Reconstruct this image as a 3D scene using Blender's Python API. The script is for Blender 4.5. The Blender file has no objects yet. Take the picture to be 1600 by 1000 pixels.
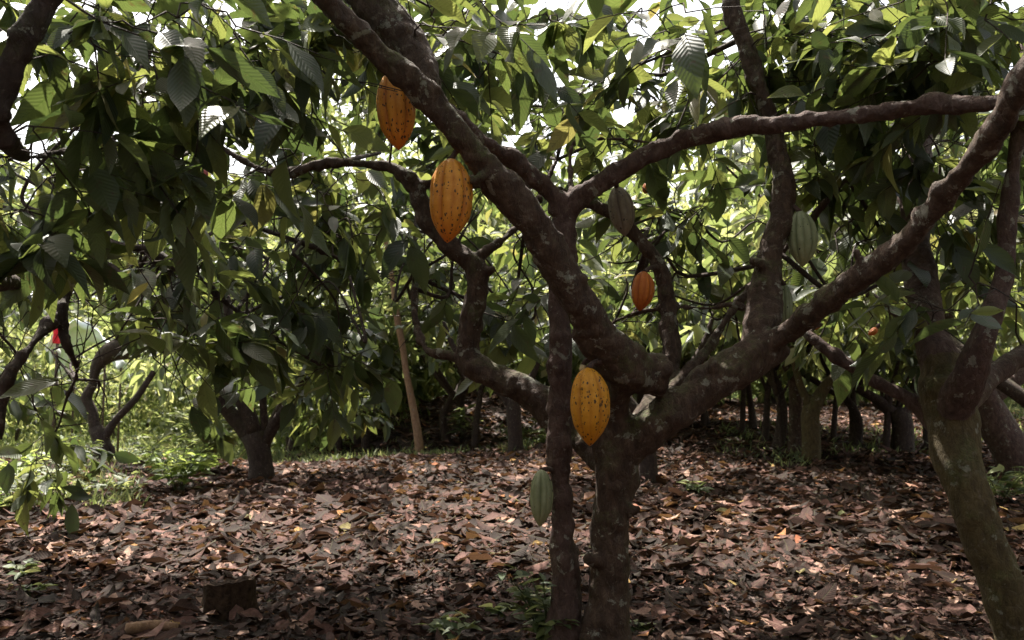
import bpy, math, random
import numpy as np
from mathutils import Matrix, Vector, noise

random.seed(7)
RNG = np.random.default_rng(11)
S = bpy.context.scene
C = S.collection

# ------------------------------------------------------------------ camera, sky, sun, exposure
FPX, W0, H0 = 1244.0, 1600.0, 1000.0
CAM_Z, PITCH = 0.92, math.radians(4.8)
cam_d = bpy.data.cameras.new('camera'); cam_d.sensor_width = 36.0; cam_d.lens = 36.0 * FPX / W0
cam_d.clip_start = 0.05; cam_d.clip_end = 2000.0
cam = bpy.data.objects.new('camera', cam_d); C.objects.link(cam)
cam.location = (0, 0, CAM_Z); cam.rotation_euler = (math.pi / 2 + PITCH, 0, 0)
cam_d.dof.use_dof = True; cam_d.dof.focus_distance = 2.9; cam_d.dof.aperture_fstop = 5.0
S.camera = cam

SUN_EL, SUN_AZ = math.radians(62), math.radians(-28)      # azimuth from +Y (the view) towards +X
world = bpy.data.worlds.new('World'); S.world = world; world.use_nodes = True
wn = world.node_tree.nodes; wl = world.node_tree.links
sky = wn.new('ShaderNodeTexSky'); sky.sky_type = 'NISHITA'; sky.sun_disc = False
sky.sun_elevation = SUN_EL; sky.sun_rotation = SUN_AZ
sky.dust_density = 4.0; sky.air_density = 1.0; sky.ozone_density = 1.0
bg = wn['Background']; bg.inputs['Strength'].default_value = 0.15
hs = wn.new('ShaderNodeHueSaturation'); hs.inputs['Saturation'].default_value = 0.6; wl.new(sky.outputs[0], hs.inputs['Color'])
tn = wn.new('ShaderNodeMix'); tn.data_type = 'RGBA'; tn.blend_type = 'MULTIPLY'; tn.inputs[0].default_value = 1.0
wl.new(hs.outputs[0], tn.inputs[6]); tn.inputs[7].default_value = (1.0, 0.95, 0.86, 1)                 # thin warm haze over the whole sky
wl.new(tn.outputs[2], bg.inputs[0])
sd = bpy.data.lights.new('sun', 'SUN'); sd.energy = 5.0; sd.angle = math.radians(0.5); sd.color = (1.0, 0.95, 0.86)
sun = bpy.data.objects.new('sun', sd); C.objects.link(sun)
sv = Vector((math.sin(SUN_AZ) * math.cos(SUN_EL), math.cos(SUN_AZ) * math.cos(SUN_EL), math.sin(SUN_EL)))
sun.rotation_euler = sv.to_track_quat('Z', 'Y').to_euler(); sun.location = (0, 0, 20)
S.view_settings.view_transform = 'Standard'; S.view_settings.look = 'None'
S.view_settings.exposure = 1.7; S.view_settings.gamma = 1.0
S.render.engine = 'CYCLES'
cy = S.cycles
cy.max_bounces = 7; cy.diffuse_bounces = 5; cy.glossy_bounces = 3; cy.transmission_bounces = 4
cy.sample_clamp_indirect = 4.0; cy.use_denoising = True; cy.caustics_reflective = False

CP, SP = math.cos(PITCH), math.sin(PITCH)
def at(px, py, d):
    """point on the ray of photo pixel (px, py) at distance d ahead of the camera"""
    x = (px - 800) / FPX; y = (500 - py) / FPX
    v = np.array([x, CP - y * SP, SP + y * CP])
    return np.array([0, 0, CAM_Z]) + v * (d / v[1])
def proj(P):
    Q = P - np.array([0, 0, CAM_Z])
    z = Q[:, 1] * CP + Q[:, 2] * SP; y = -Q[:, 1] * SP + Q[:, 2] * CP
    z = np.where(z < 0.05, 0.05, z)
    return 800 + FPX * Q[:, 0] / z, 500 - FPX * y / z, z

def ground_z(x, y):
    x = np.asarray(x, float); y = np.asarray(y, float)
    r = 0.035 * np.sin(x * 0.9 + 1.3) * np.cos(y * 0.7) + 0.02 * np.sin(x * 2.3 + y * 1.7)
    far = np.clip((y - 9) / 8, 0, 1); far = far * far * (3 - 2 * far)
    r = r * np.clip((y - 1.5) / 3, 0.3, 1)
    left = np.clip((1.5 - x) / 4, 0, 1)
    r = r - far * left * 0.95 + 0.33 * np.clip((y - 8) / 9, 0, 1) * (1 - left)                                           # falls away beyond the crest on the left
    bk = np.clip((y - 12.0) / 4.5, 0, 1); r = r + 1.25 * bk * bk * (3 - 2 * bk) * np.exp(-((x + 1.7) / 2.5) ** 2) * np.clip((30 - y) / 10, 0, 1)
    hill = np.clip((np.hypot(x, y) - 34) / 40, 0, 1)
    return r + hill * hill * 17.0 + 0.1 * np.clip((y - 17) / 14, 0, 1) * (1 - left)
def gpt(px, py):
    """where the ray of a pixel meets the ground"""
    d = 2.0
    for _ in range(4000):
        p = at(px, py, d)
        if p[2] <= ground_z(p[0], p[1]): return p
        d *= 1.003
    return p

# ------------------------------------------------------------------ materials
def mat(name):
    m = bpy.data.materials.new(name); m.use_nodes = True
    nt = m.node_tree; nt.nodes.clear()
    return m, nt, nt.nodes.new('ShaderNodeOutputMaterial')
def ramp(nt, fac, stops, interp='LINEAR'):
    r = nt.nodes.new('ShaderNodeValToRGB'); r.color_ramp.interpolation = interp
    e = r.color_ramp.elements
    while len(e) > 1: e.remove(e[-1])
    e[0].position, e[0].color = stops[0][0], (*stops[0][1], 1)
    for p, c in stops[1:]:
        k = e.new(p); k.color = (*c, 1)
    nt.links.new(fac, r.inputs[0]); return r.outputs[0]
def mth(nt, op, a, b=None, clamp=False):
    n = nt.nodes.new('ShaderNodeMath'); n.operation = op; n.use_clamp = clamp
    for i, v in enumerate((a, b)):
        if v is None: continue
        if isinstance(v, (int, float)): n.inputs[i].default_value = v
        else: nt.links.new(v, n.inputs[i])
    return n.outputs[0]
def mixc(nt, f, a, b, mode='MIX'):
    n = nt.nodes.new('ShaderNodeMix'); n.data_type = 'RGBA'; n.blend_type = mode
    for i, v in ((0, f), (6, a), (7, b)):
        if isinstance(v, (int, float)): n.inputs[i].default_value = v
        elif isinstance(v, tuple): n.inputs[i].default_value = (*v, 1)
        else: nt.links.new(v, n.inputs[i])
    return n.outputs[2]
def noi(nt, vec, scale, detail=4, rough=0.6, dist=0.0):
    n = nt.nodes.new('ShaderNodeTexNoise'); n.inputs['Scale'].default_value = scale
    n.inputs['Detail'].default_value = detail; n.inputs['Roughness'].default_value = rough; n.inputs['Distortion'].default_value = dist
    if vec is not None: nt.links.new(vec, n.inputs['Vector'])
    return n.outputs['Fac']
def pos(nt): return nt.nodes.new('ShaderNodeTexCoord').outputs['Object']
def bump(nt, h, strength, dist):
    b = nt.nodes.new('ShaderNodeBump'); b.inputs['Strength'].default_value = strength; b.inputs['Distance'].default_value = dist
    nt.links.new(h, b.inputs['Height']); return b.outputs[0]
def attr(nt, name):
    a = nt.nodes.new('ShaderNodeAttribute'); a.attribute_name = name; return a.outputs['Fac']

def leaf_material(name, ramp_front, ramp_trans, trans=0.42, rough=0.42, veins=True, spec=0.5, back=0.35, mottle=False):
    m, nt, out = mat(name)
    L = nt.links
    rnd = attr(nt, 'rnd')
    uv = nt.nodes.new('ShaderNodeUVMap'); uv.uv_map = 'uv'
    sep = nt.nodes.new('ShaderNodeSeparateXYZ'); L.new(uv.outputs[0], sep.inputs[0])
    col = ramp(nt, rnd, ramp_front)
    tcol = ramp(nt, rnd, ramp_trans)
    blotch = noi(nt, pos(nt), 18, 3)
    col = mixc(nt, mth(nt, 'MULTIPLY', blotch, 0.55), col, mixc(nt, 1.0, col, (1.5, 1.4, 1.0), 'MULTIPLY'))
    if mottle:
        mo = noi(nt, pos(nt), 55, 7, 0.75)
        col = mixc(nt, 1.0, col, ramp(nt, mo, [(0.30, (0.30, 0.26, 0.24)), (0.50, (0.85, 0.83, 0.82)), (0.68, (1.45, 1.5, 1.5))]), 'MULTIPLY')
    if veins and not mottle:
        sick = mth(nt, 'MULTIPLY', ramp(nt, noi(nt, pos(nt), 26, 5, 0.7), [(0.60, (0, 0, 0)), (0.66, (1, 1, 1))]), 0.75)
        col = mixc(nt, sick, col, (0.085, 0.058, 0.035)); tcol = mixc(nt, sick, tcol, (0.09, 0.05, 0.02))
    geo = nt.nodes.new('ShaderNodeNewGeometry')
    col = mixc(nt, mth(nt, 'MULTIPLY', geo.outputs['Backfacing'], back), col, (0.16, 0.19, 0.13))
    s = mth(nt, 'ABSOLUTE', mth(nt, 'SUBTRACT', sep.outputs[0], 0.5))
    nrm = None
    if veins:
        rib = mth(nt, 'SUBTRACT', 1.0, mth(nt, 'MULTIPLY', s, 26.0), True)
        wv = mth(nt, 'SINE', mth(nt, 'ADD', mth(nt, 'MULTIPLY', sep.outputs[1], 82.0), mth(nt, 'MULTIPLY', s, -40.0)))
        vein = mth(nt, 'POWER', mth(nt, 'MULTIPLY', mth(nt, 'ADD', wv, 1.0), 0.5), 8.0)
        v = mth(nt, 'MAXIMUM', rib, mth(nt, 'MULTIPLY', vein, 0.45))
        col = mixc(nt, mth(nt, 'MULTIPLY', v, 0.25), col, (0.14, 0.16, 0.07))
        tcol = mixc(nt, mth(nt, 'MULTIPLY', v, 0.35), tcol, (0.05, 0.10, 0.01))
        nrm = bump(nt, mth(nt, 'ADD', wv, mth(nt, 'MULTIPLY', rib, -2.0)), 0.35, 0.0010)
    p = nt.nodes.new('ShaderNodeBsdfPrincipled'); p.inputs['Roughness'].default_value = rough
    p.inputs['Specular IOR Level'].default_value = spec
    L.new(col, p.inputs['Base Color'])
    t = nt.nodes.new('ShaderNodeBsdfTranslucent'); L.new(tcol, t.inputs['Color'])
    if nrm is not None: L.new(nrm, p.inputs['Normal']); L.new(nrm, t.inputs['Normal'])
    mx = nt.nodes.new('ShaderNodeMixShader'); mx.inputs[0].default_value = trans
    L.new(p.outputs[0], mx.inputs[1]); L.new(t.outputs[0], mx.inputs[2])
    L.new(mx.outputs[0], out.inputs[0])
    return m

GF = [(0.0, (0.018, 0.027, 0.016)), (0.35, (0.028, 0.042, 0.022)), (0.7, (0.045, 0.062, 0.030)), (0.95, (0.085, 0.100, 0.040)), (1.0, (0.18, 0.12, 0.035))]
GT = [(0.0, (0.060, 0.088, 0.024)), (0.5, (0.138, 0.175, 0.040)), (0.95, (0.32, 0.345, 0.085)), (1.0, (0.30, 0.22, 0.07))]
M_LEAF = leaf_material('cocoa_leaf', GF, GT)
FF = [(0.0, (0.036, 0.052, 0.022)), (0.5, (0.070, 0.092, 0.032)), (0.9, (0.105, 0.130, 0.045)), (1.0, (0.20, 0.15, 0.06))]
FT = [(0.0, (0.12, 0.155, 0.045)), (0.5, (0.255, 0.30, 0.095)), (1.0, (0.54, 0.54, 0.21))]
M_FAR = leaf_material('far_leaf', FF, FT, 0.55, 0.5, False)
WF = [(0.0, (0.040, 0.065, 0.028)), (0.6, (0.075, 0.105, 0.042)), (1.0, (0.15, 0.17, 0.06))]
M_WEED = leaf_material('weed_leaf', WF, FT, 0.4, 0.5, True)
LF = [(0.0, (0.014, 0.007, 0.0065)), (0.38, (0.031, 0.0145, 0.0135)), (0.66, (0.068, 0.032, 0.030)), (0.87, (0.145, 0.075, 0.069)),
      (0.94, (0.30, 0.195, 0.165)), (0.96, (0.28, 0.10, 0.06)), (0.975, (0.26, 0.15, 0.05)), (1.0, (0.11, 0.12, 0.06))]
LT = [(0.0, (0.06, 0.03, 0.02)), (0.6, (0.22, 0.11, 0.07)), (1.0, (0.4, 0.22, 0.08))]
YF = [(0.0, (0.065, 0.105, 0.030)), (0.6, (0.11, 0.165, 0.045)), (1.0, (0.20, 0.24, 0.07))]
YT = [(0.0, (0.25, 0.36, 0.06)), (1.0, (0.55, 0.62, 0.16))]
M_YOUNG = leaf_material('young_leaf', YF, YT, 0.45, 0.4, True)  # young green, lightened to stand in for sun on the shaded bush
M_LITTER = leaf_material('dry_leaf', LF, LT, 0.10, 0.8, True, 0.18, 0.0, True)

def bark_material(name, base=((0.040, 0.024, 0.019), (0.085, 0.052, 0.042), (0.15, 0.10, 0.082)), lichen=0.5, moss=0.5):
    m, nt, out = mat(name); L = nt.links
    P = pos(nt)
    mp = nt.nodes.new('ShaderNodeMapping'); mp.inputs['Scale'].default_value = (1, 1, 0.45); L.new(P, mp.inputs['Vector'])
    n1 = noi(nt, mp.outputs[0], 38, 8, 0.7, 0.4)
    n2 = noi(nt, P, 7, 5, 0.6)
    col = ramp(nt, n1, [(0.3, base[0]), (0.52, base[1]), (0.75, base[2])])
    # rings and scars across the limb, dull grey crust, pale round lichens, moss where the wood faces up
    lich = noi(nt, P, 15, 9, 0.68, 0.3)
    lf = ramp(nt, lich, [(0.645 - 0.05 * lichen, (0, 0, 0)), (0.658 - 0.05 * lichen, (1, 1, 1))])
    lcol = ramp(nt, n1, [(0.3, (0.13, 0.125, 0.10)), (0.7, (0.36, 0.36, 0.30))])
    col = mixc(nt, mth(nt, 'MULTIPLY', lf, 0.62), col, lcol)
    pale = ramp(nt, noi(nt, P, 28, 6, 0.75, 0.8), [(0.56, (0, 0, 0)), (0.68, (1, 1, 1))])
    col = mixc(nt, mth(nt, 'MULTIPLY', pale, 0.5), col, (0.20, 0.17, 0.14))
    geo = nt.nodes.new('ShaderNodeNewGeometry')
    sp = nt.nodes.new('ShaderNodeSeparateXYZ'); L.new(geo.outputs['Normal'], sp.inputs[0])
    mf = mth(nt, 'MULTIPLY', mth(nt, 'ADD', mth(nt, 'MULTIPLY', sp.outputs[2], 0.55), mth(nt, 'MULTIPLY', mth(nt, 'SUBTRACT', n2, 0.55), 5.0)), moss, True)
    mf = mth(nt, 'MULTIPLY', mf, ramp(nt, noi(nt, P, 90, 5, 0.75), [(0.42, (0.15, 0.15, 0.15)), (0.52, (1, 1, 1))]))
    mcol = ramp(nt, noi(nt, P, 160, 3), [(0.3, (0.035, 0.046, 0.012)), (0.7, (0.10, 0.112, 0.032))])
    col = mixc(nt, mf, col, mcol)
    h = mth(nt, 'ADD', mth(nt, 'MULTIPLY', n1, 1.0), mth(nt, 'MULTIPLY', noi(nt, P, 160, 4, 0.7), 0.35))
    vo = nt.nodes.new('ShaderNodeTexVoronoi'); vo.feature = 'DISTANCE_TO_EDGE'; vo.inputs['Scale'].default_value = 42
    mp2 = nt.nodes.new('ShaderNodeMapping'); mp2.inputs['Scale'].default_value = (1, 1, 0.5); L.new(P, mp2.inputs['Vector'])
    L.new(mp2.outputs[0], vo.inputs['Vector'])
    h = mth(nt, 'ADD', h, mth(nt, 'MULTIPLY', mth(nt, 'MINIMUM', vo.outputs['Distance'], 0.12), 1.2))
    p = nt.nodes.new('ShaderNodeBsdfPrincipled'); L.new(col, p.inputs['Base Color'])
    p.inputs['Roughness'].default_value = 0.82; p.inputs['Specular IOR Level'].default_value = 0.3
    L.new(bump(nt, h, 1.0, 0.011), p.inputs['Normal']); L.new(p.outputs[0], out.inputs[0])
    return m
M_BARK = bark_material('bark', ((0.022, 0.012, 0.008), (0.058, 0.034, 0.023), (0.12, 0.078, 0.056)), lichen=1.0, moss=0.75)
M_BARK2 = bark_material('bark_reddish', ((0.036, 0.020, 0.017), (0.078, 0.046, 0.038), (0.145, 0.094, 0.08)), 0.9, 0.2)
M_MOSSY = bark_material('bark_mossy', ((0.036, 0.024, 0.011), (0.078, 0.056, 0.025), (0.13, 0.098, 0.045)), 0.4, 0.8)
M_DARKBARK = bark_material('bark_dark', ((0.022, 0.014, 0.012), (0.045, 0.029, 0.024), (0.09, 0.06, 0.05)), 0.1, 0.3)
M_PALEBARK = bark_material('bark_pale', ((0.16, 0.085, 0.05), (0.28, 0.165, 0.10), (0.38, 0.25, 0.16)), 0.1, 0.0)

def simple(name, col, rough=0.6, nscale=20, var=0.3, spec=0.5, bmp=0.0):
    m, nt, out = mat(name)
    n = noi(nt, pos(nt), nscale, 5)
    c = ramp(nt, n, [(0.3, tuple(v * (1 - var) for v in col)), (0.7, tuple(min(1, v * (1 + var)) for v in col))])
    p = nt.nodes.new('ShaderNodeBsdfPrincipled'); nt.links.new(c, p.inputs['Base Color'])
    p.inputs['Roughness'].default_value = rough; p.inputs['Specular IOR Level'].default_value = spec
    if bmp: nt.links.new(bump(nt, n, 0.6, bmp), p.inputs['Normal'])
    nt.links.new(p.outputs[0], out.inputs[0]); return m

def pod_material(name, low, high, tip, speck=0.5, groove_shade=(0.3, 0.1, 0.01)):
    m, nt, out = mat(name); L = nt.links
    P = pos(nt)
    n = noi(nt, P, 22, 5)
    c = ramp(nt, n, [(0.3, low), (0.7, high)])
    uv = nt.nodes.new('ShaderNodeUVMap'); uv.uv_map = 'uv'
    sp = nt.nodes.new('ShaderNodeSeparateXYZ'); L.new(uv.outputs[0], sp.inputs[0])     # u = ridge height, v = 0 stalk .. 1 tip
    c = mixc(nt, mth(nt, 'MULTIPLY', mth(nt, 'SUBTRACT', 1.0, sp.outputs[0]), 0.95, True), c, groove_shade)  # grooves darkened in colour, shade painted in where flat light leaves none
    c = mixc(nt, mth(nt, 'POWER', sp.outputs[1], 5.0), c, tip)
    mp = nt.nodes.new('ShaderNodeMapping'); mp.inputs['Scale'].default_value = (1, 1, 0.6); mp.inputs['Rotation'].default_value = (0.2, 0.3, 0.1)
    L.new(P, mp.inputs['Vector'])
    dn = nt.nodes.new('ShaderNodeTexNoise'); dn.inputs['Scale'].default_value = 90
    L.new(mp.outputs[0], dn.inputs['Vector'])
    vm = nt.nodes.new('ShaderNodeVectorMath'); vm.operation = 'SCALE'; vm.inputs['Scale'].default_value = 0.009; L.new(dn.outputs['Color'], vm.inputs[0])
    va = nt.nodes.new('ShaderNodeVectorMath'); L.new(mp.outputs[0], va.inputs[0]); L.new(vm.outputs[0], va.inputs[1])
    vo = nt.nodes.new('ShaderNodeTexVoronoi'); vo.inputs['Scale'].default_value = 125; L.new(va.outputs[0], vo.inputs['Vector'])
    s3 = nt.nodes.new('ShaderNodeSeparateXYZ'); L.new(vo.outputs['Color'], s3.inputs[0])
    big = mth(nt, 'MULTIPLY', mth(nt, 'LESS_THAN', s3.outputs[0], mth(nt, 'MULTIPLY', mth(nt, 'SUBTRACT', noi(nt, P, 26, 2), 0.22), speck * 3.0)), mth(nt, 'ADD', 0.16, mth(nt, 'MULTIPLY', s3.outputs[1], 0.30)))
    sk = mth(nt, 'LESS_THAN', vo.outputs['Distance'], big)
    c = mixc(nt, mth(nt, 'MULTIPLY', sk, 0.92), c, (0.018, 0.011, 0.008))
    blot = ramp(nt, noi(nt, P, 30, 6, 0.7), [(0.655, (0, 0, 0)), (0.67, (1, 1, 1))])
    c = mixc(nt, mth(nt, 'MULTIPLY', blot, 0.9), c, (0.03, 0.018, 0.01))
    p = nt.nodes.new('ShaderNodeBsdfPrincipled'); L.new(c, p.inputs['Base Color'])
    p.inputs['Roughness'].default_value = 0.5; p.inputs['Specular IOR Level'].default_value = 0.35
    L.new(bump(nt, mth(nt, 'ADD', noi(nt, P, 60, 4), noi(nt, P, 170, 3)), 0.7, 0.0035), p.inputs['Normal']); L.new(p.outputs[0], out.inputs[0])
    return m
M_POD_A = pod_material('pod_orange', (0.50, 0.18, 0.018), (0.70, 0.31, 0.035), (0.60, 0.16, 0.01), 0.55, (0.33, 0.09, 0.008))
M_POD_B = pod_material('pod_yellow', (0.52, 0.215, 0.012), (0.66, 0.30, 0.02), (0.55, 0.20, 0.01), 0.6, (0.36, 0.13, 0.008))
M_POD_R = pod_material('pod_red_orange', (0.42, 0.105, 0.012), (0.56, 0.17, 0.018), (0.36, 0.06, 0.01), 0.18, (0.26, 0.05, 0.006))
M_POD_G = pod_material('pod_green', (0.17, 0.19, 0.10), (0.31, 0.33, 0.20), (0.30, 0.28, 0.14), 0.10, (0.08, 0.10, 0.04))
M_POD_D = pod_material('pod_purple', (0.12, 0.09, 0.065), (0.24, 0.20, 0.14), (0.20, 0.15, 0.11), 0.3, (0.07, 0.045, 0.035))

def ground_material():
    m, nt, out = mat('ground_soil'); L = nt.links
    P = pos(nt)
    vo = nt.nodes.new('ShaderNodeTexVoronoi'); vo.inputs['Scale'].default_value = 16
    L.new(P, vo.inputs['Vector'])
    sp = nt.nodes.new('ShaderNodeSeparateXYZ'); L.new(vo.outputs['Color'], sp.inputs[0])
    lit = ramp(nt, sp.outputs[0], [(0, (0.03, 0.018, 0.015)), (0.5, (0.075, 0.047, 0.04)), (0.85, (0.15, 0.10, 0.085)), (1, (0.24, 0.17, 0.15))])
    n = noi(nt, P, 6, 8, 0.7)
    lit = mixc(nt, n, lit, (0.035, 0.022, 0.018))
    far = noi(nt, P, 0.9, 6, 0.65)
    grass = ramp(nt, noi(nt, P, 9, 6, 0.75), [(0.3, (0.045, 0.075, 0.02)), (0.5, (0.12, 0.17, 0.045)), (0.7, (0.22, 0.26, 0.09))])
    a = attr(nt, 'grass')
    f = ramp(nt, mth(nt, 'ADD', a, mth(nt, 'MULTIPLY', mth(nt, 'SUBTRACT', far, 0.5), 0.8)), [(0.4, (0, 0, 0)), (0.6, (1, 1, 1))])
    c = mixc(nt, f, lit, grass)
    p = nt.nodes.new('ShaderNodeBsdfPrincipled'); L.new(c, p.inputs['Base Color']); p.inputs['Roughness'].default_value = 0.9
    h = mth(nt, 'ADD', vo.outputs['Distance'], n)
    L.new(bump(nt, h, 1.0, 0.04), p.inputs['Normal']); L.new(p.outputs[0], out.inputs[0])
    return m
M_GROUND = ground_material()

# ------------------------------------------------------------------ mesh helpers
def make_mesh(name, V, quads, uv=None, rnd=None, midx=None, mats=(), smooth=True):
    """V (n,3), quads (m,4) int, uv per vertex, rnd per vertex, midx per face"""
    me = bpy.data.meshes.new(name)
    n, m = len(V), len(quads)
    me.vertices.add(n); me.vertices.foreach_set('co', np.ascontiguousarray(V, dtype=np.float32).ravel())
    me.loops.add(m * 4); me.loops.foreach_set('vertex_index', np.ascontiguousarray(quads, dtype=np.int32).ravel())
    me.polygons.add(m)
    me.polygons.foreach_set('loop_start', np.arange(0, m * 4, 4, dtype=np.int32))
    try: me.polygons.foreach_set('loop_total', np.full(m, 4, dtype=np.int32))
    except Exception: pass
    for k in mats: me.materials.append(k)
    if midx is not None: me.polygons.foreach_set('material_index', np.ascontiguousarray(midx, dtype=np.int32))
    me.update(calc_edges=True)
    if smooth: me.polygons.foreach_set('use_smooth', np.ones(m, dtype=bool))
    if uv is not None:
        l = me.uv_layers.new(name='uv'); l.data.foreach_set('uv', np.ascontiguousarray(uv[quads.ravel()], dtype=np.float32).ravel())
    if rnd is not None:
        a = me.attributes.new('rnd', 'FLOAT', 'POINT'); a.data.foreach_set('value', np.ascontiguousarray(rnd, dtype=np.float32))
    return me
def link(name, me, parent=None, loc=None):
    o = bpy.data.objects.new(name, me); C.objects.link(o)
    if parent is not None: o.parent = parent
    if loc is not None: o.location = loc
    return o
def tag(o, label=None, cat=None, group=None, kind=None):
    for k, v in (('label', label), ('category', cat), ('group', group), ('kind', kind)):
        if v: o[k] = v
    return o
def empty(name, loc, label, cat, group=None):
    o = bpy.data.objects.new(name, None); C.objects.link(o); o.location = loc; o.empty_display_size = 0.1
    return tag(o, label, cat, group)
def nrmz(a): return a / np.maximum(np.linalg.norm(a, axis=-1, keepdims=True), 1e-9)

class Acc:
    def __init__(s): s.V = []; s.Q = []; s.U = []; s.R = []; s.M = []; s.n = 0
    def add(s, V, Q, U=None, R=None, mi=0):
        V = np.asarray(V, float).reshape(-1, 3); Q = np.asarray(Q, int).reshape(-1, 4)
        s.V.append(V); s.Q.append(Q + s.n); s.n += len(V)
        s.U.append(np.zeros((len(V), 2)) if U is None else U); s.R.append(np.zeros(len(V)) if R is None else R)
        s.M.append(np.full(len(Q), mi))
    def mesh(s, name, mats, off=(0, 0, 0), smooth=True):
        return make_mesh(name, np.vstack(s.V) - np.asarray(off), np.vstack(s.Q), np.vstack(s.U), np.concatenate(s.R), np.concatenate(s.M), mats, smooth)

def leaves(acc, P, D, N, L, W, bend, fold, rnd, nseg=5, mi=0, wave=0.0, shape=(0.85, 1.0)):
    """many leaf blades: P base, D direction, N normal, L length, W width (arrays)"""
    n = len(P)
    if n == 0: return
    D = nrmz(D); Sd = nrmz(np.cross(D, N)); N = np.cross(Sd, D)
    t = np.linspace(0, 1, nseg + 1)
    prof = np.sin(np.pi * np.clip(t, 0, 1) ** shape[0]) ** shape[1]
    prof = prof * (1 - 0.55 * np.clip((t - 0.8) / 0.2, 0, 1)); prof[0] = 0.05; prof[-1] = 0.015
    tt = t[None, :, None]
    mid = P[:, None] + D[:, None] * (L[:, None, None] * (tt - 0.12 * np.abs(bend)[:, None, None] * tt ** 2)) - N[:, None] * (L * bend)[:, None, None] * tt ** 2
    mid = mid + Sd[:, None] * (L * RNG.normal(0, 0.10, n))[:, None, None] * tt ** 2
    w = (W * 0.5 * RNG.uniform(0.8, 1.2, n))[:, None, None] * prof[None, :, None]
    ph = RNG.uniform(0, 6.28, (n, 1, 1))
    up = N[:, None] * w * fold[:, None, None]
    wv = N[:, None] * (L[:, None, None] * wave) * np.sin(ph + tt * 11)
    wv2 = N[:, None] * (L[:, None, None] * wave) * np.sin(ph * 1.7 + tt * 9)
    e = 1.0 - 0.25 * np.minimum(fold, 1)[:, None, None] ** 2
    a = mid - Sd[:, None] * w * e + up + wv; b = mid + Sd[:, None] * w * e + up + wv2
    V = np.stack([a, mid, b], 2).reshape(-1, 3)
    k = 3 * (nseg + 1)
    q = []
    for i in range(nseg):
        r = 3 * i
        q += [[r, r + 1, r + 4, r + 3], [r + 1, r + 2, r + 5, r + 4]]
    Q = (np.array(q)[None] + (np.arange(n) * k)[:, None, None]).reshape(-1, 4)
    U = np.zeros((n, nseg + 1, 3, 2))
    hw = np.maximum(prof, 0.02)[None, :] * 0.5
    U[:, :, 0, 0] = 0.5 - hw; U[:, :, 1, 0] = 0.5; U[:, :, 2, 0] = 0.5 + hw; U[..., 1] = t[None, :, None]
    acc.add(V, Q, U.reshape(-1, 2), np.repeat(rnd, k), mi)

def spline(pts, step):
    """Catmull-Rom through rows (x,y,z,r)"""
    p = np.asarray(pts, float)
    if len(p) < 3:
        k = max(2, int(np.linalg.norm(p[-1, :3] - p[0, :3]) / step) + 1)
        return np.linspace(p[0], p[-1], k)
    q = np.vstack([2 * p[0] - p[1], p, 2 * p[-1] - p[-2]]); out = []
    for i in range(1, len(q) - 2):
        k = max(1, int(np.linalg.norm(q[i + 1, :3] - q[i, :3]) / step))
        for j in range(k):
            t = j / k
            out.append(0.5 * (2 * q[i] + (q[i + 1] - q[i - 1]) * t + (2 * q[i - 1] - 5 * q[i] + 4 * q[i + 1] - q[i + 2]) * t * t + (3 * q[i] - q[i - 1] - 3 * q[i + 1] + q[i + 2]) * t ** 3))
    out.append(p[-1]); return np.array(out)
def tube(acc, P, sides=8, mi=0, cap=True, lump=0.0, seed=0.0):
    P = np.asarray(P, float); n = len(P)
    T = np.gradient(P[:, :3], axis=0); T = nrmz(T)
    ref = np.array([0.31, 0.17, 0.93]);
    if abs(T[0] @ ref) > 0.9: ref = np.array([1.0, 0.1, 0.0])
    X = np.zeros((n, 3)); x = ref - T[0] * (ref @ T[0])
    for i in range(n):
        x = x - T[i] * (x @ T[i]); x = x / np.linalg.norm(x); X[i] = x
    Y = np.cross(T, X)
    a = np.linspace(0, 2 * np.pi, sides, endpoint=False)
    R = P[:, 3][:, None] * np.ones((n, sides))
    if lump:
        s = np.arange(n)[:, None] * 0.35 + seed
        R = R * (1 + lump * (np.sin(a * 2 + s) * 0.5 + np.sin(a * 3 - s * 1.7 + seed) * 0.35 + np.sin(s * 2.3 + a) * 0.4))
    V = P[:, None, :3] + R[..., None] * (np.cos(a)[None, :, None] * X[:, None] + np.sin(a)[None, :, None] * Y[:, None])
    V = V.reshape(-1, 3); j = np.arange(sides); jn = (j + 1) % sides
    Q = np.concatenate([np.stack([i * sides + j, i * sides + jn, (i + 1) * sides + jn, (i + 1) * sides + j], 1) for i in range(n - 1)])
    if cap:
        V = np.vstack([V, P[0, :3] - T[0] * P[0, 3] * 0.2, P[-1, :3] + T[-1] * P[-1, 3] * 0.25])
        c0, c1 = len(V) - 2, len(V) - 1
        h = sides // 2
        Q = np.vstack([Q] + [[[c0, (2 * k + 2) % sides, 2 * k + 1, 2 * k]] for k in range(h)] + [[[c1, (n - 1) * sides + 2 * k, (n - 1) * sides + 2 * k + 1, (n - 1) * sides + (2 * k + 2) % sides]] for k in range(h)])
    acc.add(V, Q, None, None, mi)

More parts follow.
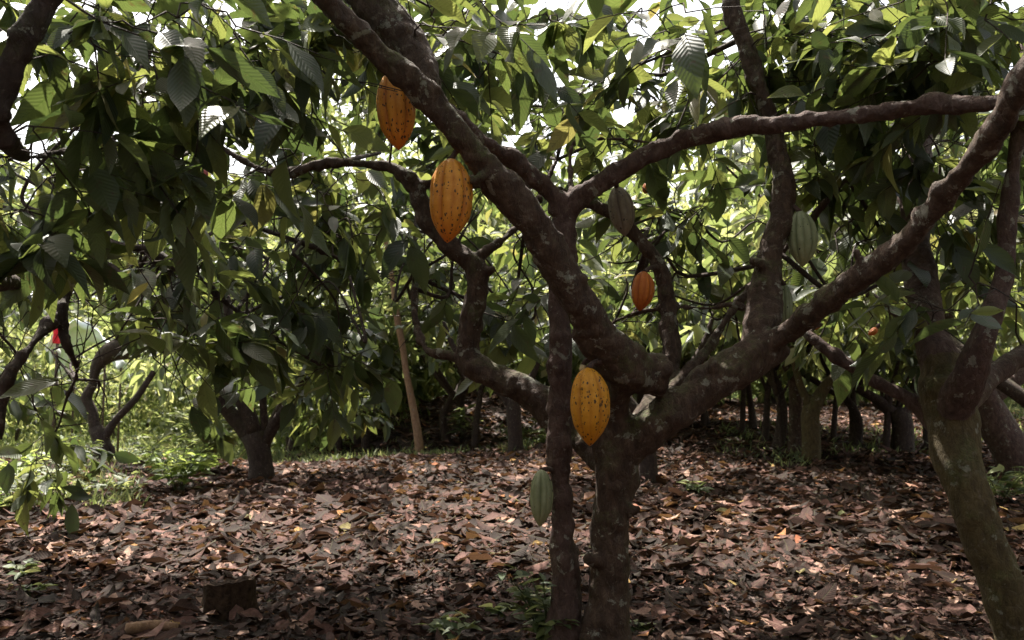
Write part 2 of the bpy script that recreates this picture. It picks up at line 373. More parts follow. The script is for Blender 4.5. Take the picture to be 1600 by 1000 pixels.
def fuse(limbs, voxel, smooth_it=3, disp=0.006, dscale=9.0):
    """join limb tubes into one skin; returns verts, quads/tris list, vertex normals and the limb number of each face"""
    acc = Acc()
    for i, l in enumerate(limbs): tube(acc, l, 14, lump=0.09, seed=i * 1.9)
    me = acc.mesh('tmp', [])
    o = bpy.data.objects.new('tmp', me); C.objects.link(o)
    md = o.modifiers.new('r', 'REMESH'); md.mode = 'VOXEL'; md.voxel_size = voxel; md.use_smooth_shade = True
    sm = o.modifiers.new('s', 'SMOOTH'); sm.factor = 0.6; sm.iterations = smooth_it
    dg = bpy.context.evaluated_depsgraph_get(); dg.update()
    ev = bpy.data.meshes.new_from_object(o.evaluated_get(dg))
    bpy.data.objects.remove(o); bpy.data.meshes.remove(me)
    nv = len(ev.vertices); V = np.zeros(nv * 3, np.float32); ev.vertices.foreach_get('co', V); V = V.reshape(-1, 3).astype(float)
    Nn = np.zeros(nv * 3, np.float32); ev.vertices.foreach_get('normal', Nn); Nn = Nn.reshape(-1, 3)
    d = np.array([noise.noise(Vector(v * dscale)) + 0.45 * noise.noise(Vector(v * dscale * 3.1)) + 0.25 * noise.noise(Vector(v * dscale * 7.0)) for v in V])
    d += 0.9 * np.array([max(0.0, noise.noise(Vector(v * 16 + Vector((7, 3, 1)))) - 0.22) for v in map(Vector, V)]) * 2.2
    V = V + Nn * (d * disp)[:, None]
    ev.vertices.foreach_set('co', V.astype(np.float32).ravel()); ev.update()
    Q = np.zeros(len(ev.loops), np.int32); ev.loops.foreach_get('vertex_index', Q); Q = Q.reshape(-1, 4)
    Nn = np.zeros(nv * 3, np.float32); ev.vertices.foreach_get('normal', Nn); Nn = Nn.reshape(-1, 3)
    bpy.data.meshes.remove(ev)
    cen = V[Q].mean(1)
    best = np.full(len(Q), 1e9); lab = np.zeros(len(Q), int)
    for i, l in enumerate(limbs):
        for a in range(0, len(l)):
            dd = np.linalg.norm(cen - l[a, :3], axis=1) - l[a, 3]
            if i: dd = dd + 0.004
            k = dd < best; best[k] = dd[k]; lab[k] = i
    return V, Q, Nn, lab
def sub_mesh(name, V, Q, N, mats):
    idx, inv = np.unique(Q.ravel(), return_inverse=True)
    me = make_mesh(name, V[idx], inv.reshape(-1, 4), mats=mats)
    me.normals_split_custom_set_from_vertices(N[idx].tolist())
    return me

# screen places kept clear of leaves hanging nearer than the thing itself: (px, py, radius, distance)
CLEAR = []
def culled(P):
    px, py, z = proj(P); k = np.zeros(len(P), bool)
    for x, y, r, d in CLEAR: k |= ((px - x) ** 2 + (py - y) ** 2 < r * r) & (z < d)
    k |= (np.linalg.norm(P - np.array([0, 0, CAM_Z]), axis=1) < 1.15)
    return k

def crown(acc, skel, centres, rng, Lr=(0.17, 0.27), nleaf=(3, 9), nseg=5, droop=0.5, twig_r=0.0028, hang=0.0, connect=True, aspect=0.41, clear=True, rshift=0.0):
    """leaf sprays at the centres, each carried by a twig grown from the nearest limb or earlier twig"""
    nodes = np.asarray(skel)[:, :3].copy(); nr = np.asarray(skel)[:, 3].copy()
    cen = np.asarray(centres)
    d0 = np.array([np.min(np.linalg.norm(nodes - c, axis=1)) for c in cen]); cen = cen[np.argsort(d0)]
    P = []; D = []; N = []; L = []; R = []
    grown = [nodes]; allr = [nr]
    cur = nodes; curr = nr
    for ci, c in enumerate(cen):
        dist = np.linalg.norm(cur - c, axis=1); k = int(np.argmin(dist)); a = cur[k]; dd = dist[k]
        v = (c - a) / max(dd, 1e-6)
        if connect and dd > 0.03:
            m1 = a + (c - a) * 0.35 + np.array([0, 0, 0.10 * dd]) + rng.normal(0, 0.07 * dd, 3)
            m2 = a + (c - a) * 0.7 + np.array([0, 0, 0.10 * dd]) + rng.normal(0, 0.07 * dd, 3)
            r0 = min(curr[k] * 0.7, twig_r * (1.2 + dd * 2.2)); r1 = twig_r * 1.1
            tube(acc, [[*a, r0], [*m1, r0 * .8 + r1 * .2], [*m2, r0 * .4 + r1 * .6], [*c, r1]], 4, 1, False)
            cur = np.vstack([cur, m1, m2, c]); curr = np.concatenate([curr, [r0 * .8, r1 * 1.3, r1]])
        # the spray's own twig
        o = rng.normal(0, 1, 3); o[2] *= 0.4; o = o + v * 1.1; o[2] -= 0.25 + hang; o = o / np.linalg.norm(o)
        n = rng.integers(nleaf[0], nleaf[1] + 1); tl = rng.uniform(0.16, 0.34)
        side = np.cross(o, [0, 0, 1.0]); side = side / max(np.linalg.norm(side), 1e-6)
        tw = [c + o * tl * s - np.array([0, 0, 0.12 * tl * s * s * 4 * 0.25]) for s in (0, .5, 1)]
        tube(acc, [[*tw[0], twig_r], [*tw[1], twig_r * .8], [*tw[2], twig_r * .5]], 3, 1, False)
        for i in range(n):
            s = 0.15 + 0.85 * (i + 0.5) / n; q = c + o * tl * s - np.array([0, 0, 0.12 * tl * s * s])
            sg = 1 if i % 2 else -1
            dv = o * rng.uniform(0.2, 1.0) + side * sg * rng.uniform(0.4, 1.0) * (1 if i < n - 1 else 0.15) + np.array([0, 0, -droop * rng.uniform(-0.3, 1.9)]) + rng.normal(0, 0.33, 3)
            P.append(q); D.append(dv)
            N.append(np.array([0, 0, 1.0]) + rng.normal(0, 0.55, 3)); L.append(rng.uniform(*Lr) * (0.75 + 0.35 * s)); R.append(rng.random())
    P = np.array(P); D = np.array(D); N = np.array(N); L = np.array(L); R = np.array(R)
    D = nrmz(D)
    if clear:
        k = ~(culled(P + D * (L * 0.5)[:, None]) | culled(P + D * (L * 0.95)[:, None]) | culled(P))
        P, D, N, L, R = P[k], D[k], N[k], L[k], R[k]
    R = np.clip(R ** 1.3 * 0.985 + rshift, 0, 1)
    n = len(P)
    leaves(acc, P, D, N, L, L * rng.uniform(aspect * 0.85, aspect * 1.15, n), rng.uniform(-0.05, 0.45, n), rng.uniform(0.05, 0.6, n), R, nseg, 0, 0.02)
    return n

def blob(px, py, d, rx, ry, rd, n, rng):
    n = int(n * 1.3)
    """n points in an ellipsoid about a place seen at (px, py), half-axes rx, ry in photo pixels at that distance and rd in metres"""
    c = at(px, py, d); v = rng.normal(0, 1, (n, 3)); v = nrmz(v) * rng.random((n, 1)) ** 0.45
    return c + v * np.array([rx / FPX * d, rd, ry / FPX * d])

# ------------------------------------------------------------------ ground
def build_ground():
    def axis(lo, hi, fine, n):
        return np.unique(np.concatenate([np.arange(-fine, fine * 2, 0.12), np.linspace(lo, hi, n)]))
    gx = np.concatenate([-np.geomspace(300, 8.2, 40), np.arange(-8, 8.01, 0.13), np.geomspace(8.2, 300, 40)])
    gy = np.concatenate([-np.geomspace(60, 2.2, 12), np.arange(-2, 20, 0.13), np.geomspace(20, 500, 70)])
    X, Y = np.meshgrid(gx, gy); Z = ground_z(X, Y)
    Z = Z + (RNG.random(Z.shape) - 0.5) * 0.012 * (np.abs(Y) < 21)
    nx, ny = len(gx), len(gy); i = np.arange(nx * ny).reshape(ny, nx)
    Q = np.stack([i[:-1, :-1], i[:-1, 1:], i[1:, 1:], i[1:, :-1]], -1).reshape(-1, 4)
    me = make_mesh('ground', np.stack([X, Y, Z], -1).reshape(-1, 3), Q, mats=[M_GROUND])
    g = np.clip((Y - np.where(X < 1, 12.5 + 0.25 * X, 24)) / 5, 0, 1)
    g = np.maximum(g, np.clip((X - 8) / 3, 0, 1) * np.clip((Y - 9) / 4, 0, 1))
    g = np.maximum(g, np.clip((-X - 0.42 * Y) / 1.0, 0, 1) * np.clip((Y - 5) / 2, 0, 1) * 0.62)
    g = g * (1 - np.exp(-((X + 1.7) / 2.3) ** 4) * (Y < 20))
    a = me.attributes.new('grass', 'FLOAT', 'POINT'); a.data.foreach_set('value', g.ravel().astype(np.float32))
    tag(link('ground', me), 'brown forest soil turning to grass far off', None, None, 'structure')
build_ground()

def lit_leaves(acc, n, y0, y1, wide, Lr, Wf, nseg, curl, lift=0.02, xoff=0.0):
    y = np.sqrt(RNG.uniform(y0 * y0, y1 * y1, n)); x = RNG.uniform(-1, 1, n) * (wide * y + 0.6) + xoff
    k = RNG.random(n) < np.where((x < -4.2) & (y > 10.5), 0.25, np.where((x < -0.45 * y) & (y > 6.2), 0.45, 1.0))
    k &= np.hypot(x + 1.13, y - 3.13) > 0.085
    x, y = x[k], y[k]; n = len(x)
    z = ground_z(x, y) + RNG.random(n) ** 2 * lift + 0.006
    a = RNG.uniform(0, 2 * np.pi, n)
    D = np.stack([np.cos(a), np.sin(a), RNG.normal(0, 0.10, n)], 1)
    N = np.stack([RNG.normal(0, 0.24, n), RNG.normal(0, 0.24, n), np.ones(n)], 1)
    L = RNG.uniform(*Lr, n); sgn = np.where(RNG.random(n) < 0.5, 1, -1)
    patch = np.array([noise.noise(Vector((u * 0.8, v * 0.8, 3.0))) for u, v in zip(x, y)])
    R = np.clip(RNG.random(n) ** 1.35 + 0.34 * patch, 0, 1) * 0.93; R = np.where(RNG.random(n) < 0.035, RNG.uniform(0.9, 1, n), R)
    leaves(acc, np.stack([x, y, z], 1), D, N, L, L * RNG.uniform(*Wf, n), sgn * RNG.uniform(-0.05, curl, n), sgn * RNG.uniform(-0.1, 0.85, n), R, nseg, 0, 0.04, (0.9, 0.75))
acc = Acc()
lit_leaves(acc, 26000, 1.6, 4.8, 0.85, (0.02, 0.065), (0.35, 0.9), 3, 0.4, 0.04)
lit_leaves(acc, 6000, 1.6, 5.0, 0.85, (0.07, 0.17), (0.34, 0.55), 6, 0.35, 0.03)
lit_leaves(acc, 46000, 4.0, 10.0, 0.8, (0.05, 0.20), (0.36, 0.65), 4, 0.3, 0.035)
lit_leaves(acc, 26000, 9.5, 17.0, 0.75, (0.12, 0.24), (0.4, 0.6), 2, 0.3, 0.04)
lit_leaves(acc, 20000, 16.0, 30.0, 0.7, (0.2, 0.34), (0.4, 0.6), 2, 0.3, 0.05)
o = link('leaf_litter', acc.mesh('leaf_litter', [M_LITTER]))
tag(o, 'brown dry fallen cocoa leaves carpeting the ground', 'leaf litter', None, 'stuff')

# ------------------------------------------------------------------ the near trees, limb by limb (photo px, py, radius px, distance m)
def limb(rows, step=0.03):
    out = []
    for px, py, r, d in rows: out.append([*at(px, py, d), r / FPX * d])
    return spline(out, step)
def wander(acc, skel, zones, rng):
    """thin crooked boughs growing from the nearest limb through a zone of the crown"""
    for x0, y0, x1, y1, d0, d1, n in zones:
        for _ in range(n):
            a = at(rng.uniform(x0, x1), rng.uniform(y0, y1), rng.uniform(d0, d1)); b = at(rng.uniform(x0, x1), rng.uniform(y0, y1), rng.uniform(d0, d1))
            k = int(np.argmin(np.linalg.norm(skel[:, :3] - a, axis=1))); s = skel[k]; ln = np.linalg.norm(b - a); r0 = min(s[3] * .8, rng.uniform(.006, .013))
            P = [[*s[:3], r0]]
            for t in (0, .3, .6, .85, 1.0):
                q = a + (b - a) * t + rng.normal(0, .05 * ln, 3) + np.array([0, 0, .12 * ln * math.sin(math.pi * t)]); P.append([*q, r0 * (.85 - .6 * t)])
            P = spline(P, .04); tube(acc, P, 6, 1, True, .1)
            for _ in range(4):
                i = rng.integers(len(P) // 4, len(P) - 1); c = P[i, :3]; v = rng.normal(0, 1, 3); v = v / np.linalg.norm(v) * rng.uniform(.12, .4)
                tube(acc, spline([[*c, P[i, 3] * .6], [*(c + v * .5 + rng.normal(0, .02, 3)), P[i, 3] * .45], [*(c + v), P[i, 3] * .25]], .04), 4, 1, False)
def near_tree(name, label, limbs, centres, bark, voxel=0.010, group=None, names=None, Lr=(0.10, 0.215), nseg=6, disp=0.013, seed=1, trunk_bark=None, zones=(), **kw):
    L = [limb(l) for l in limbs]
    for l in L[1:]: l[:, 3] *= 0.86
    L[0][:, 3] *= 0.90
    if bark is M_BARK:
        t = np.clip(np.linspace(0, 1, len(L[1])) * 2.2 - .9, 0, 1); L[1][:, 3] *= 1 - .17 * t; L[3][:, 3] *= .92; L[4][:, 3] *= .90
    base = L[0][0, :3].copy(); base[2] = ground_z(base[0], base[1])
    root = empty(name, base, label, 'cocoa tree', group)
    V, Q, Nn, lab = fuse(L, voxel, disp=disp)
    for i in range(len(L)):
        q = Q[lab == i]
        if len(q) < 4: continue
        b = (trunk_bark or bark) if i == 0 else bark
        me = sub_mesh('trunk' if i == 0 else 'branch', V - base, q, Nn, [b])
        link('trunk' if i == 0 else 'branch', me, root)
    if len(centres):
        acc = Acc(); rng = np.random.default_rng(seed)
        crown(acc, np.vstack(L), np.vstack(centres), rng, Lr=Lr, nseg=nseg, **kw)
        wander(acc, np.vstack(L), zones, rng)
        link('crown', acc.mesh('crown', [M_LEAF, M_DARKBARK], base), root)
    return root

# main tree
A_trunk = [(945, 1060, 52, 2.75), (947, 1000, 40, 2.75), (950, 930, 35, 2.75), (954, 860, 34, 2.75), (957, 790, 35, 2.75), (962, 730, 39, 2.75), (962, 680, 37, 2.75), (958, 640, 26, 2.72), (968, 610, 24, 2.66), (982, 585, 34, 2.6)]
A_left = [(1034, 584, 36, 2.66), (1010, 582, 38, 2.64), (985, 582, 41, 2.6), (945, 540, 38, 2.55), (915, 492, 34, 2.5), (885, 440, 33, 2.45), (852, 375, 32, 2.4), (800, 308, 31, 2.35), (735, 232, 29, 2.3), (668, 155, 27, 2.25), (600, 88, 25, 2.2), (540, 30, 25, 2.15), (478, -32, 25, 2.1), (380, -120, 24, 2.05), (250, -220, 20, 2.0)]
A_right = [(958, 715, 34, 2.75), (1000, 682, 36, 2.72), (1045, 648, 35, 2.7), (1100, 605, 35, 2.72), (1155, 572, 37, 2.75), (1200, 545, 36, 2.78), (1212, 530, 30, 2.78)]
A_up = [(1165, 575, 28, 2.78), (1185, 530, 33, 2.8), (1194, 470, 32, 2.85), (1204, 395, 26, 2.9), (1224, 305, 24, 2.95), (1212, 225, 18, 3.0), (1190, 150, 19, 3.0), (1165, 70, 18, 3.0), (1140, -10, 18, 3.0), (1120, -120, 16, 3.0), (1090, -260, 11, 3.0)]
A_out = [(1185, 548, 24, 2.76), (1225, 522, 22, 2.7), (1280, 480, 25, 2.55), (1345, 432, 25, 2.4), (1420, 372, 24, 2.25), (1480, 300, 23, 2.1), (1540, 225, 24, 1.95), (1590, 140, 28, 1.8), (1640, 40, 30, 1.7), (1680, -100, 30, 1.65), (1700, -300, 26, 1.65)]
A_stub = [(672, 150, 18, 2.33), (664, 115, 24, 2.38), (645, 78, 33, 2.42), (605, 28, 37, 2.42), (560, -30, 37, 2.4), (470, -130, 30, 2.3), (380, -280, 22, 2.2)]
A_back = [(980, 700, 22, 2.8), (1005, 650, 20, 2.9), (1040, 600, 18, 3.0), (1049, 540, 16, 3.05), (1042, 470, 15, 3.1), (1028, 410, 14, 3.1), (990, 365, 14, 3.1), (945, 328, 12, 3.1), (880, 305, 10, 3.15), (800, 287, 9, 3.2), (720, 283, 9, 3.2), (640, 292, 8, 3.2)]
A_thin = [(1010, 655, 14, 2.85), (1060, 598, 12, 2.95), (1105, 548, 10, 3.05), (1135, 500, 8, 3.1), (1180, 440, 7, 3.2), (1260, 350, 6, 3.3), (1330, 270, 5, 3.3), (1380, 200, 4, 3.3)]
A_wire = [(930, 525, 4, 3.1), (955, 505, 5, 3.1), (1000, 488, 5, 3.1), (1060, 480, 5, 3.1), (1110, 482, 6, 3.0), (1140, 475, 6, 2.95), (1175, 485, 6, 2.9)]
A_low = [(960, 745, 26, 2.8), (925, 712, 20, 2.9), (898, 672, 24, 3.0), (868, 645, 30, 3.05), (820, 612, 28, 3.1), (770, 586, 26, 3.15), (735, 562, 25, 3.2), (733, 520, 20, 3.2), (744, 460, 20, 3.2), (742, 415, 21, 3.2), (700, 383, 17, 3.2), (668, 345, 16, 3.2), (652, 300, 15, 3.2), (618, 265, 12, 3.2), (560, 257, 10, 3.2), (500, 256, 9, 3.2), (450, 272, 9, 3.2), (400, 262, 6, 3.2), (340, 225, 5, 3.2)]
A_low2 = [(748, 400, 12, 3.2), (790, 370, 6, 3.3), (830, 330, 5, 3.4), (870, 250, 4, 3.5)]
A_knee = [(735, 565, 16, 3.2), (700, 555, 9, 3.25), (665, 545, 8, 3.3), (650, 500, 6, 3.4), (645, 430, 5, 3.5)]

# screen zones kept clear in front of the pods and the main limbs
def clear_limb(rows, extra=12, dz=0.0):
    P = limb(rows, 0.06); x, y, z = proj(P[:, :3])
    for i in range(len(P)): CLEAR.append((x[i], y[i], P[i, 3] / z[i] * FPX + extra, z[i] + dz))
for l in (A_trunk, A_right): clear_limb(l, 30)
clear_limb(A_left, 22); clear_limb(A_out, 14); clear_limb(A_up, 8); clear_limb(A_low, 10); clear_limb(A_back, 4); clear_limb(A_stub[:4], 10)
for c in ((1010, 635, 45, 3.3), (225, 625, 72, 22), (150, 600, 40, 22), (290, 590, 30, 22), (135, 525, 46, 18.3), (92, 522, 22, 18.2)): CLEAR.append(c)
for k in range(12): CLEAR.append((612 + k * 4, 420 + k * 26, 17, 10.5))
for p in ((618, 180, 75, 2.7), (702, 315, 90, 2.6), (920, 635, 90, 3.0), (1003, 455, 50, 3.3), (845, 778, 60, 3.2), (1252, 372, 62, 3.2), (968, 330, 55, 3.2), (1272, 510, 24, 3.4), (1364, 518, 18, 4.1), (1010, 294, 18, 3.8), (640, 250, 60, 2.6), (960, 430, 60, 2.6), (640, 640, 20, 11.0), (640, 560, 20, 11.0)):
    CLEAR.append(p)

B_trunk = [(886, 1045, 50, 2.8), (885, 1005, 34, 2.8), (883, 950, 26, 2.8), (884, 900, 22, 2.8), (879, 850, 22, 2.8), (877, 790, 18, 2.8), (873, 720, 20, 2.8), (875, 640, 20, 2.8), (876, 560, 20, 2.8), (875, 490, 21, 2.8), (880, 420, 20, 2.8), (884, 360, 21, 2.8), (886, 322, 22, 2.8)]
B_left = [(886, 338, 20, 2.8), (868, 308, 18, 2.78), (838, 283, 16, 2.75), (792, 246, 14, 2.7), (738, 206, 13, 2.65), (695, 168, 12, 2.6), (668, 145, 11, 2.55), (620, 90, 10, 2.5), (560, 0, 9, 2.45), (500, -100, 7, 2.4)]
B_right = [(888, 338, 20, 2.8), (905, 310, 18, 2.78), (950, 278, 18, 2.75), (1010, 243, 18, 2.72), (1080, 215, 18, 2.68), (1150, 200, 18, 2.62), (1230, 192, 17, 2.55), (1310, 183, 16, 2.48), (1390, 173, 16, 2.4), (1470, 164, 16, 2.3), (1550, 162, 16, 2.2), (1630, 130, 15, 2.1), (1720, 40, 14, 2.1), (1800, -150, 11, 2.1)]
B_twig = [(893, 305, 7, 2.8), (892, 270, 5, 2.85), (895, 225, 5, 2.9), (930, 217, 4, 2.9), (1000, 220, 3, 3.0), (1045, 232, 2.5, 3.0)]
clear_limb(B_right, 10); clear_limb(B_trunk, 12); clear_limb(B_left, 6)

C_trunk = [(1600, 1060, 46, 2.75), (1590, 990, 37, 2.75), (1566, 915, 34, 2.75), (1538, 845, 35, 2.78), (1514, 775, 36, 2.8), (1494, 705, 38, 2.85), (1484, 640, 42, 2.9), (1480, 590, 44, 2.9)]
C_left = [(1485, 620, 40, 2.9), (1465, 560, 34, 2.95), (1452, 500, 28, 3.05), (1438, 430, 28, 3.2), (1430, 350, 26, 3.3), (1432, 260, 26, 3.4), (1438, 170, 26, 3.5), (1442, 80, 24, 3.6), (1445, -20, 22, 3.6), (1430, -150, 16, 3.6)]
C_right = [(1490, 640, 32, 2.85), (1515, 585, 28, 2.75), (1538, 520, 22, 2.7), (1560, 460, 18, 2.7), (1572, 400, 15, 2.7), (1576, 330, 15, 2.7), (1584, 250, 14, 2.7), (1600, 150, 13, 2.7), (1610, 0, 11, 2.7), (1600, -150, 9, 2.7)]
C_far = [(1500, 640, 24, 3.0), (1545, 590, 20, 3.2), (1600, 553, 17, 3.3), (1680, 500, 14, 3.4), (1760, 400, 11, 3.4)]
C_low = [(1470, 670, 20, 2.95), (1440, 640, 15, 3.0), (1400, 612, 13, 3.05), (1350, 586, 12, 3.1), (1300, 552, 10, 3.15), (1262, 522, 8, 3.2), (1235, 500, 6, 3.25), (1200, 440, 5, 3.3)]
clear_limb(C_trunk, 20)

K_trunk = [(-150, 1150, 70, 1.9), (-130, 1000, 56, 1.9), (-120, 800, 52, 1.9), (-100, 600, 48, 1.9), (-75, 400, 42, 1.9), (-48, 240, 30, 1.9), (-8, 150, 26, 1.9), (28, 85, 23, 1.9), (58, 30, 20, 1.9), (93, -30, 19, 1.9), (150, -130, 22, 1.9), (200, -260, 20, 1.9)]
K_up = [(-10, 190, 32, 1.9), (-60, 80, 30, 1.8), (-100, -80, 26, 1.7), (-120, -300, 20, 1.6)]
K_fork = [(0, 210, 30, 1.92), (40, 245, 10, 2.2), (90, 238, 8, 2.4), (150, 228, 7, 2.6), (230, 190, 5, 2.8)]
K_arch = [(-60, 420, 24, 2.0), (20, 440, 16, 2.6), (90, 430, 13, 3.0), (150, 385, 11, 3.3), (180, 345, 10, 3.4), (215, 318, 10, 3.4), (262, 308, 9, 3.4), (320, 314, 8, 3.4), (365, 338, 7, 3.4), (410, 358, 6, 3.5), (470, 378, 5, 3.5), (540, 410, 4, 3.6)]
K_arch2 = [(150, 388, 11, 3.3), (200, 385, 10, 3.4), (250, 400, 9, 3.5), (310, 440, 9, 3.5), (370, 485, 7, 3.6), (430, 530, 5, 3.6), (500, 570, 4, 3.7)]
K_drop = [(150, 390, 11, 3.3), (118, 430, 11, 3.2), (92, 480, 11, 3.1), (62, 525, 9, 3.0), (20, 575, 9, 2.9), (5, 620, 8, 2.9), (0, 690, 6, 2.9)]
K_drop2 = [(98, 470, 10, 3.1), (98, 520, 8, 3.1), (108, 548, 6, 3.1), (120, 580, 4, 3.2), (105, 620, 3, 3.2)]
K_side = [(206, 322, 8, 3.4), (208, 270, 6, 3.4), (212, 200, 6, 3.3), (225, 120, 5, 3.2), (240, 20, 5, 3.1)]
K_side2 = [(120, 425, 8, 3.2), (165, 415, 9, 3.3), (188, 432, 9, 3.3)]
K_long = [(262, 308, 6, 3.4), (280, 200, 5, 3.1), (300, 140, 5, 3.0), (370, 160, 4, 3.0), (430, 200, 4, 3.1), (500, 230, 3, 3.2)]

rng = np.random.default_rng(3)
def boxpts(x0, x1, y0, y1, z0, z1, n): return np.stack([rng.uniform(x0, x1, n), rng.uniform(y0, y1, n), rng.uniform(z0, z1, n)], 1)

near_tree('cocoa_tree', 'thick mossy cocoa tree in the centre with sawn stub and spotted yellow pod', [A_trunk, A_left, A_right, A_up, A_out, A_stub, A_back, A_thin, A_wire, A_low, A_low2, A_knee] + [[(x, y, r, d), (x + dx * .6, y + dy * .6, r * .95, d - .03), (x + dx, y + dy, r * .8, d - .04)] for x, y, r, d, dx, dy in ((878, 455, 11, 2.46, 38, -22), (1105, 595, 12, 2.7, 10, -36), (1350, 425, 9, 2.4, -14, -34), (950, 880, 12, 2.72, -36, -8), (765, 270, 8, 2.3, -30, 14), (1205, 420, 10, 2.85, -34, -14), (745, 430, 9, 3.2, 30, -10), (1065, 625, 9, 2.68, -6, 30), (965, 800, 11, 2.72, 36, -6))],
    [blob(800, 80, 2.9, 190, 80, .5, 20, rng), blob(720, 30, 2.3, 110, 60, .3, 9, rng), blob(930, 150, 3.3, 130, 70, .5, 12, rng), blob(1060, 60, 2.6, 70, 50, .3, 9, rng),
     blob(800, 190, 4.0, 120, 50, .5, 12, rng), blob(660, 120, 4.2, 110, 110, .6, 22, rng), blob(690, 260, 4.6, 90, 70, .6, 16, rng), blob(840, 330, 5.0, 120, 60, .6, 14, rng), blob(1170, 60, 3.2, 130, 90, .5, 22, rng), blob(1120, 150, 3.2, 90, 60, .5, 14, rng), blob(1080, 330, 3.6, 80, 60, .4, 14, rng),
     blob(820, 470, 3.7, 110, 70, .4, 15, rng), blob(560, 330, 3.6, 90, 60, .4, 12, rng), blob(680, 460, 3.9, 70, 60, .4, 10, rng), blob(1350, 300, 3.6, 100, 80, .4, 12, rng), blob(560, 60, 2.9, 90, 70, .4, 12, rng),
     blob(640, 60, 4.8, 240, 120, .8, 46, rng), blob(900, 30, 5.2, 200, 60, .7, 14, rng), boxpts(-1.6, 1.6, -1.0, 3.0, 2.75, 3.7, 90), boxpts(-1.7, 1.8, 3.0, 5.6, 3.5, 4.4, 80)],
    M_BARK, seed=21, zones=[(420, 200, 860, 520, 3.3, 4.4, 9), (930, 300, 1200, 560, 3.2, 4.2, 8), (700, 20, 1100, 200, 3.0, 4.0, 4), (1240, 280, 1460, 480, 3.2, 4.0, 5)])
near_tree('cocoa_tree', 'slender straight-stemmed reddish cocoa tree left of the thick trunk, forking into two long arms', [B_trunk, B_left, B_right, B_twig],
    [blob(940, 215, 3.0, 70, 25, .2, 5, rng), blob(1280, 60, 3.0, 130, 80, .5, 18, rng), blob(1300, 250, 3.3, 90, 40, .4, 8, rng), blob(700, 90, 3.3, 90, 60, .4, 8, rng), boxpts(0.2, 2.6, 0.2, 2.6, 2.7, 3.5, 50)],
    M_BARK2, voxel=0.009, seed=22)
near_tree('cocoa_tree', 'leaning cocoa tree with smooth mossy trunk at the right edge of the grove', [C_trunk, C_left, C_right, C_far, C_low],
    [blob(1480, 60, 2.6, 150, 100, .5, 34, rng), blob(1340, 110, 3.0, 110, 90, .5, 24, rng), blob(1560, 350, 3.2, 90, 120, .5, 20, rng), blob(1450, 470, 2.7, 90, 50, .3, 8, rng), blob(1370, 260, 3.4, 120, 80, .5, 18, rng),
     blob(1330, 420, 3.8, 120, 80, .5, 16, rng), blob(1520, 190, 3.0, 80, 60, .4, 12, rng), blob(1330, 70, 4.8, 260, 130, .7, 48, rng), blob(1130, 230, 5.0, 160, 60, .7, 14, rng), boxpts(1.4, 4.0, -1.0, 3.5, 2.6, 3.7, 130), boxpts(1.6, 5.0, 3.2, 6.0, 3.6, 4.6, 60)],
    M_BARK2, trunk_bark=M_MOSSY, zones=[(1250, 60, 1600, 450, 3.0, 3.8, 7)], disp=0.007, seed=23)
near_tree('cocoa_tree', 'dark gnarled cocoa tree with low arching limbs at the left edge', [K_trunk, K_up, K_fork, K_arch, K_arch2, K_drop, K_drop2, K_side, K_side2, K_long],
    [blob(70, 60, 2.1, 180, 110, .4, 15, rng), blob(240, 110, 2.2, 190, 110, .4, 24, rng), blob(420, 70, 2.4, 140, 100, .4, 19, rng), blob(130, 230, 2.1, 190, 90, .4, 12, rng), blob(340, 220, 2.7, 190, 100, .5, 20, rng),
     blob(20, 330, 2.2, 90, 90, .3, 9, rng), blob(300, 450, 3.4, 210, 110, .5, 34, rng), blob(480, 430, 3.9, 120, 110, .5, 20, rng), blob(110, 400, 3.4, 130, 90, .4, 12, rng), blob(500, 300, 3.8, 110, 70, .5, 16, rng),
     blob(265, 530, 2.9, 60, 60, .3, 12, rng), blob(20, 600, 3.8, 50, 80, .4, 8, rng), blob(75, 715, 4.6, 25, 50, .15, 9, rng), blob(420, 560, 4.0, 130, 50, .5, 14, rng), blob(540, 520, 3.9, 60, 70, .4, 10, rng),
     blob(200, 50, 4.4, 280, 120, .8, 66, rng), blob(470, 60, 4.6, 170, 120, .8, 40, rng), blob(200, 230, 4.6, 260, 70, .6, 26, rng), boxpts(-4.0, -1.0, -1.0, 3.5, 2.5, 3.6, 150), boxpts(-5.0, -1.5, 3.2, 7.5, 3.5, 4.6, 110)],
    M_DARKBARK, seed=24, droop=0.65, Lr=(0.10, 0.215), zones=[(60, 330, 560, 600, 3.0, 4.2, 16), (-20, 120, 480, 330, 2.6, 3.6, 5), (0, 420, 160, 700, 3.2, 4.2, 5)])

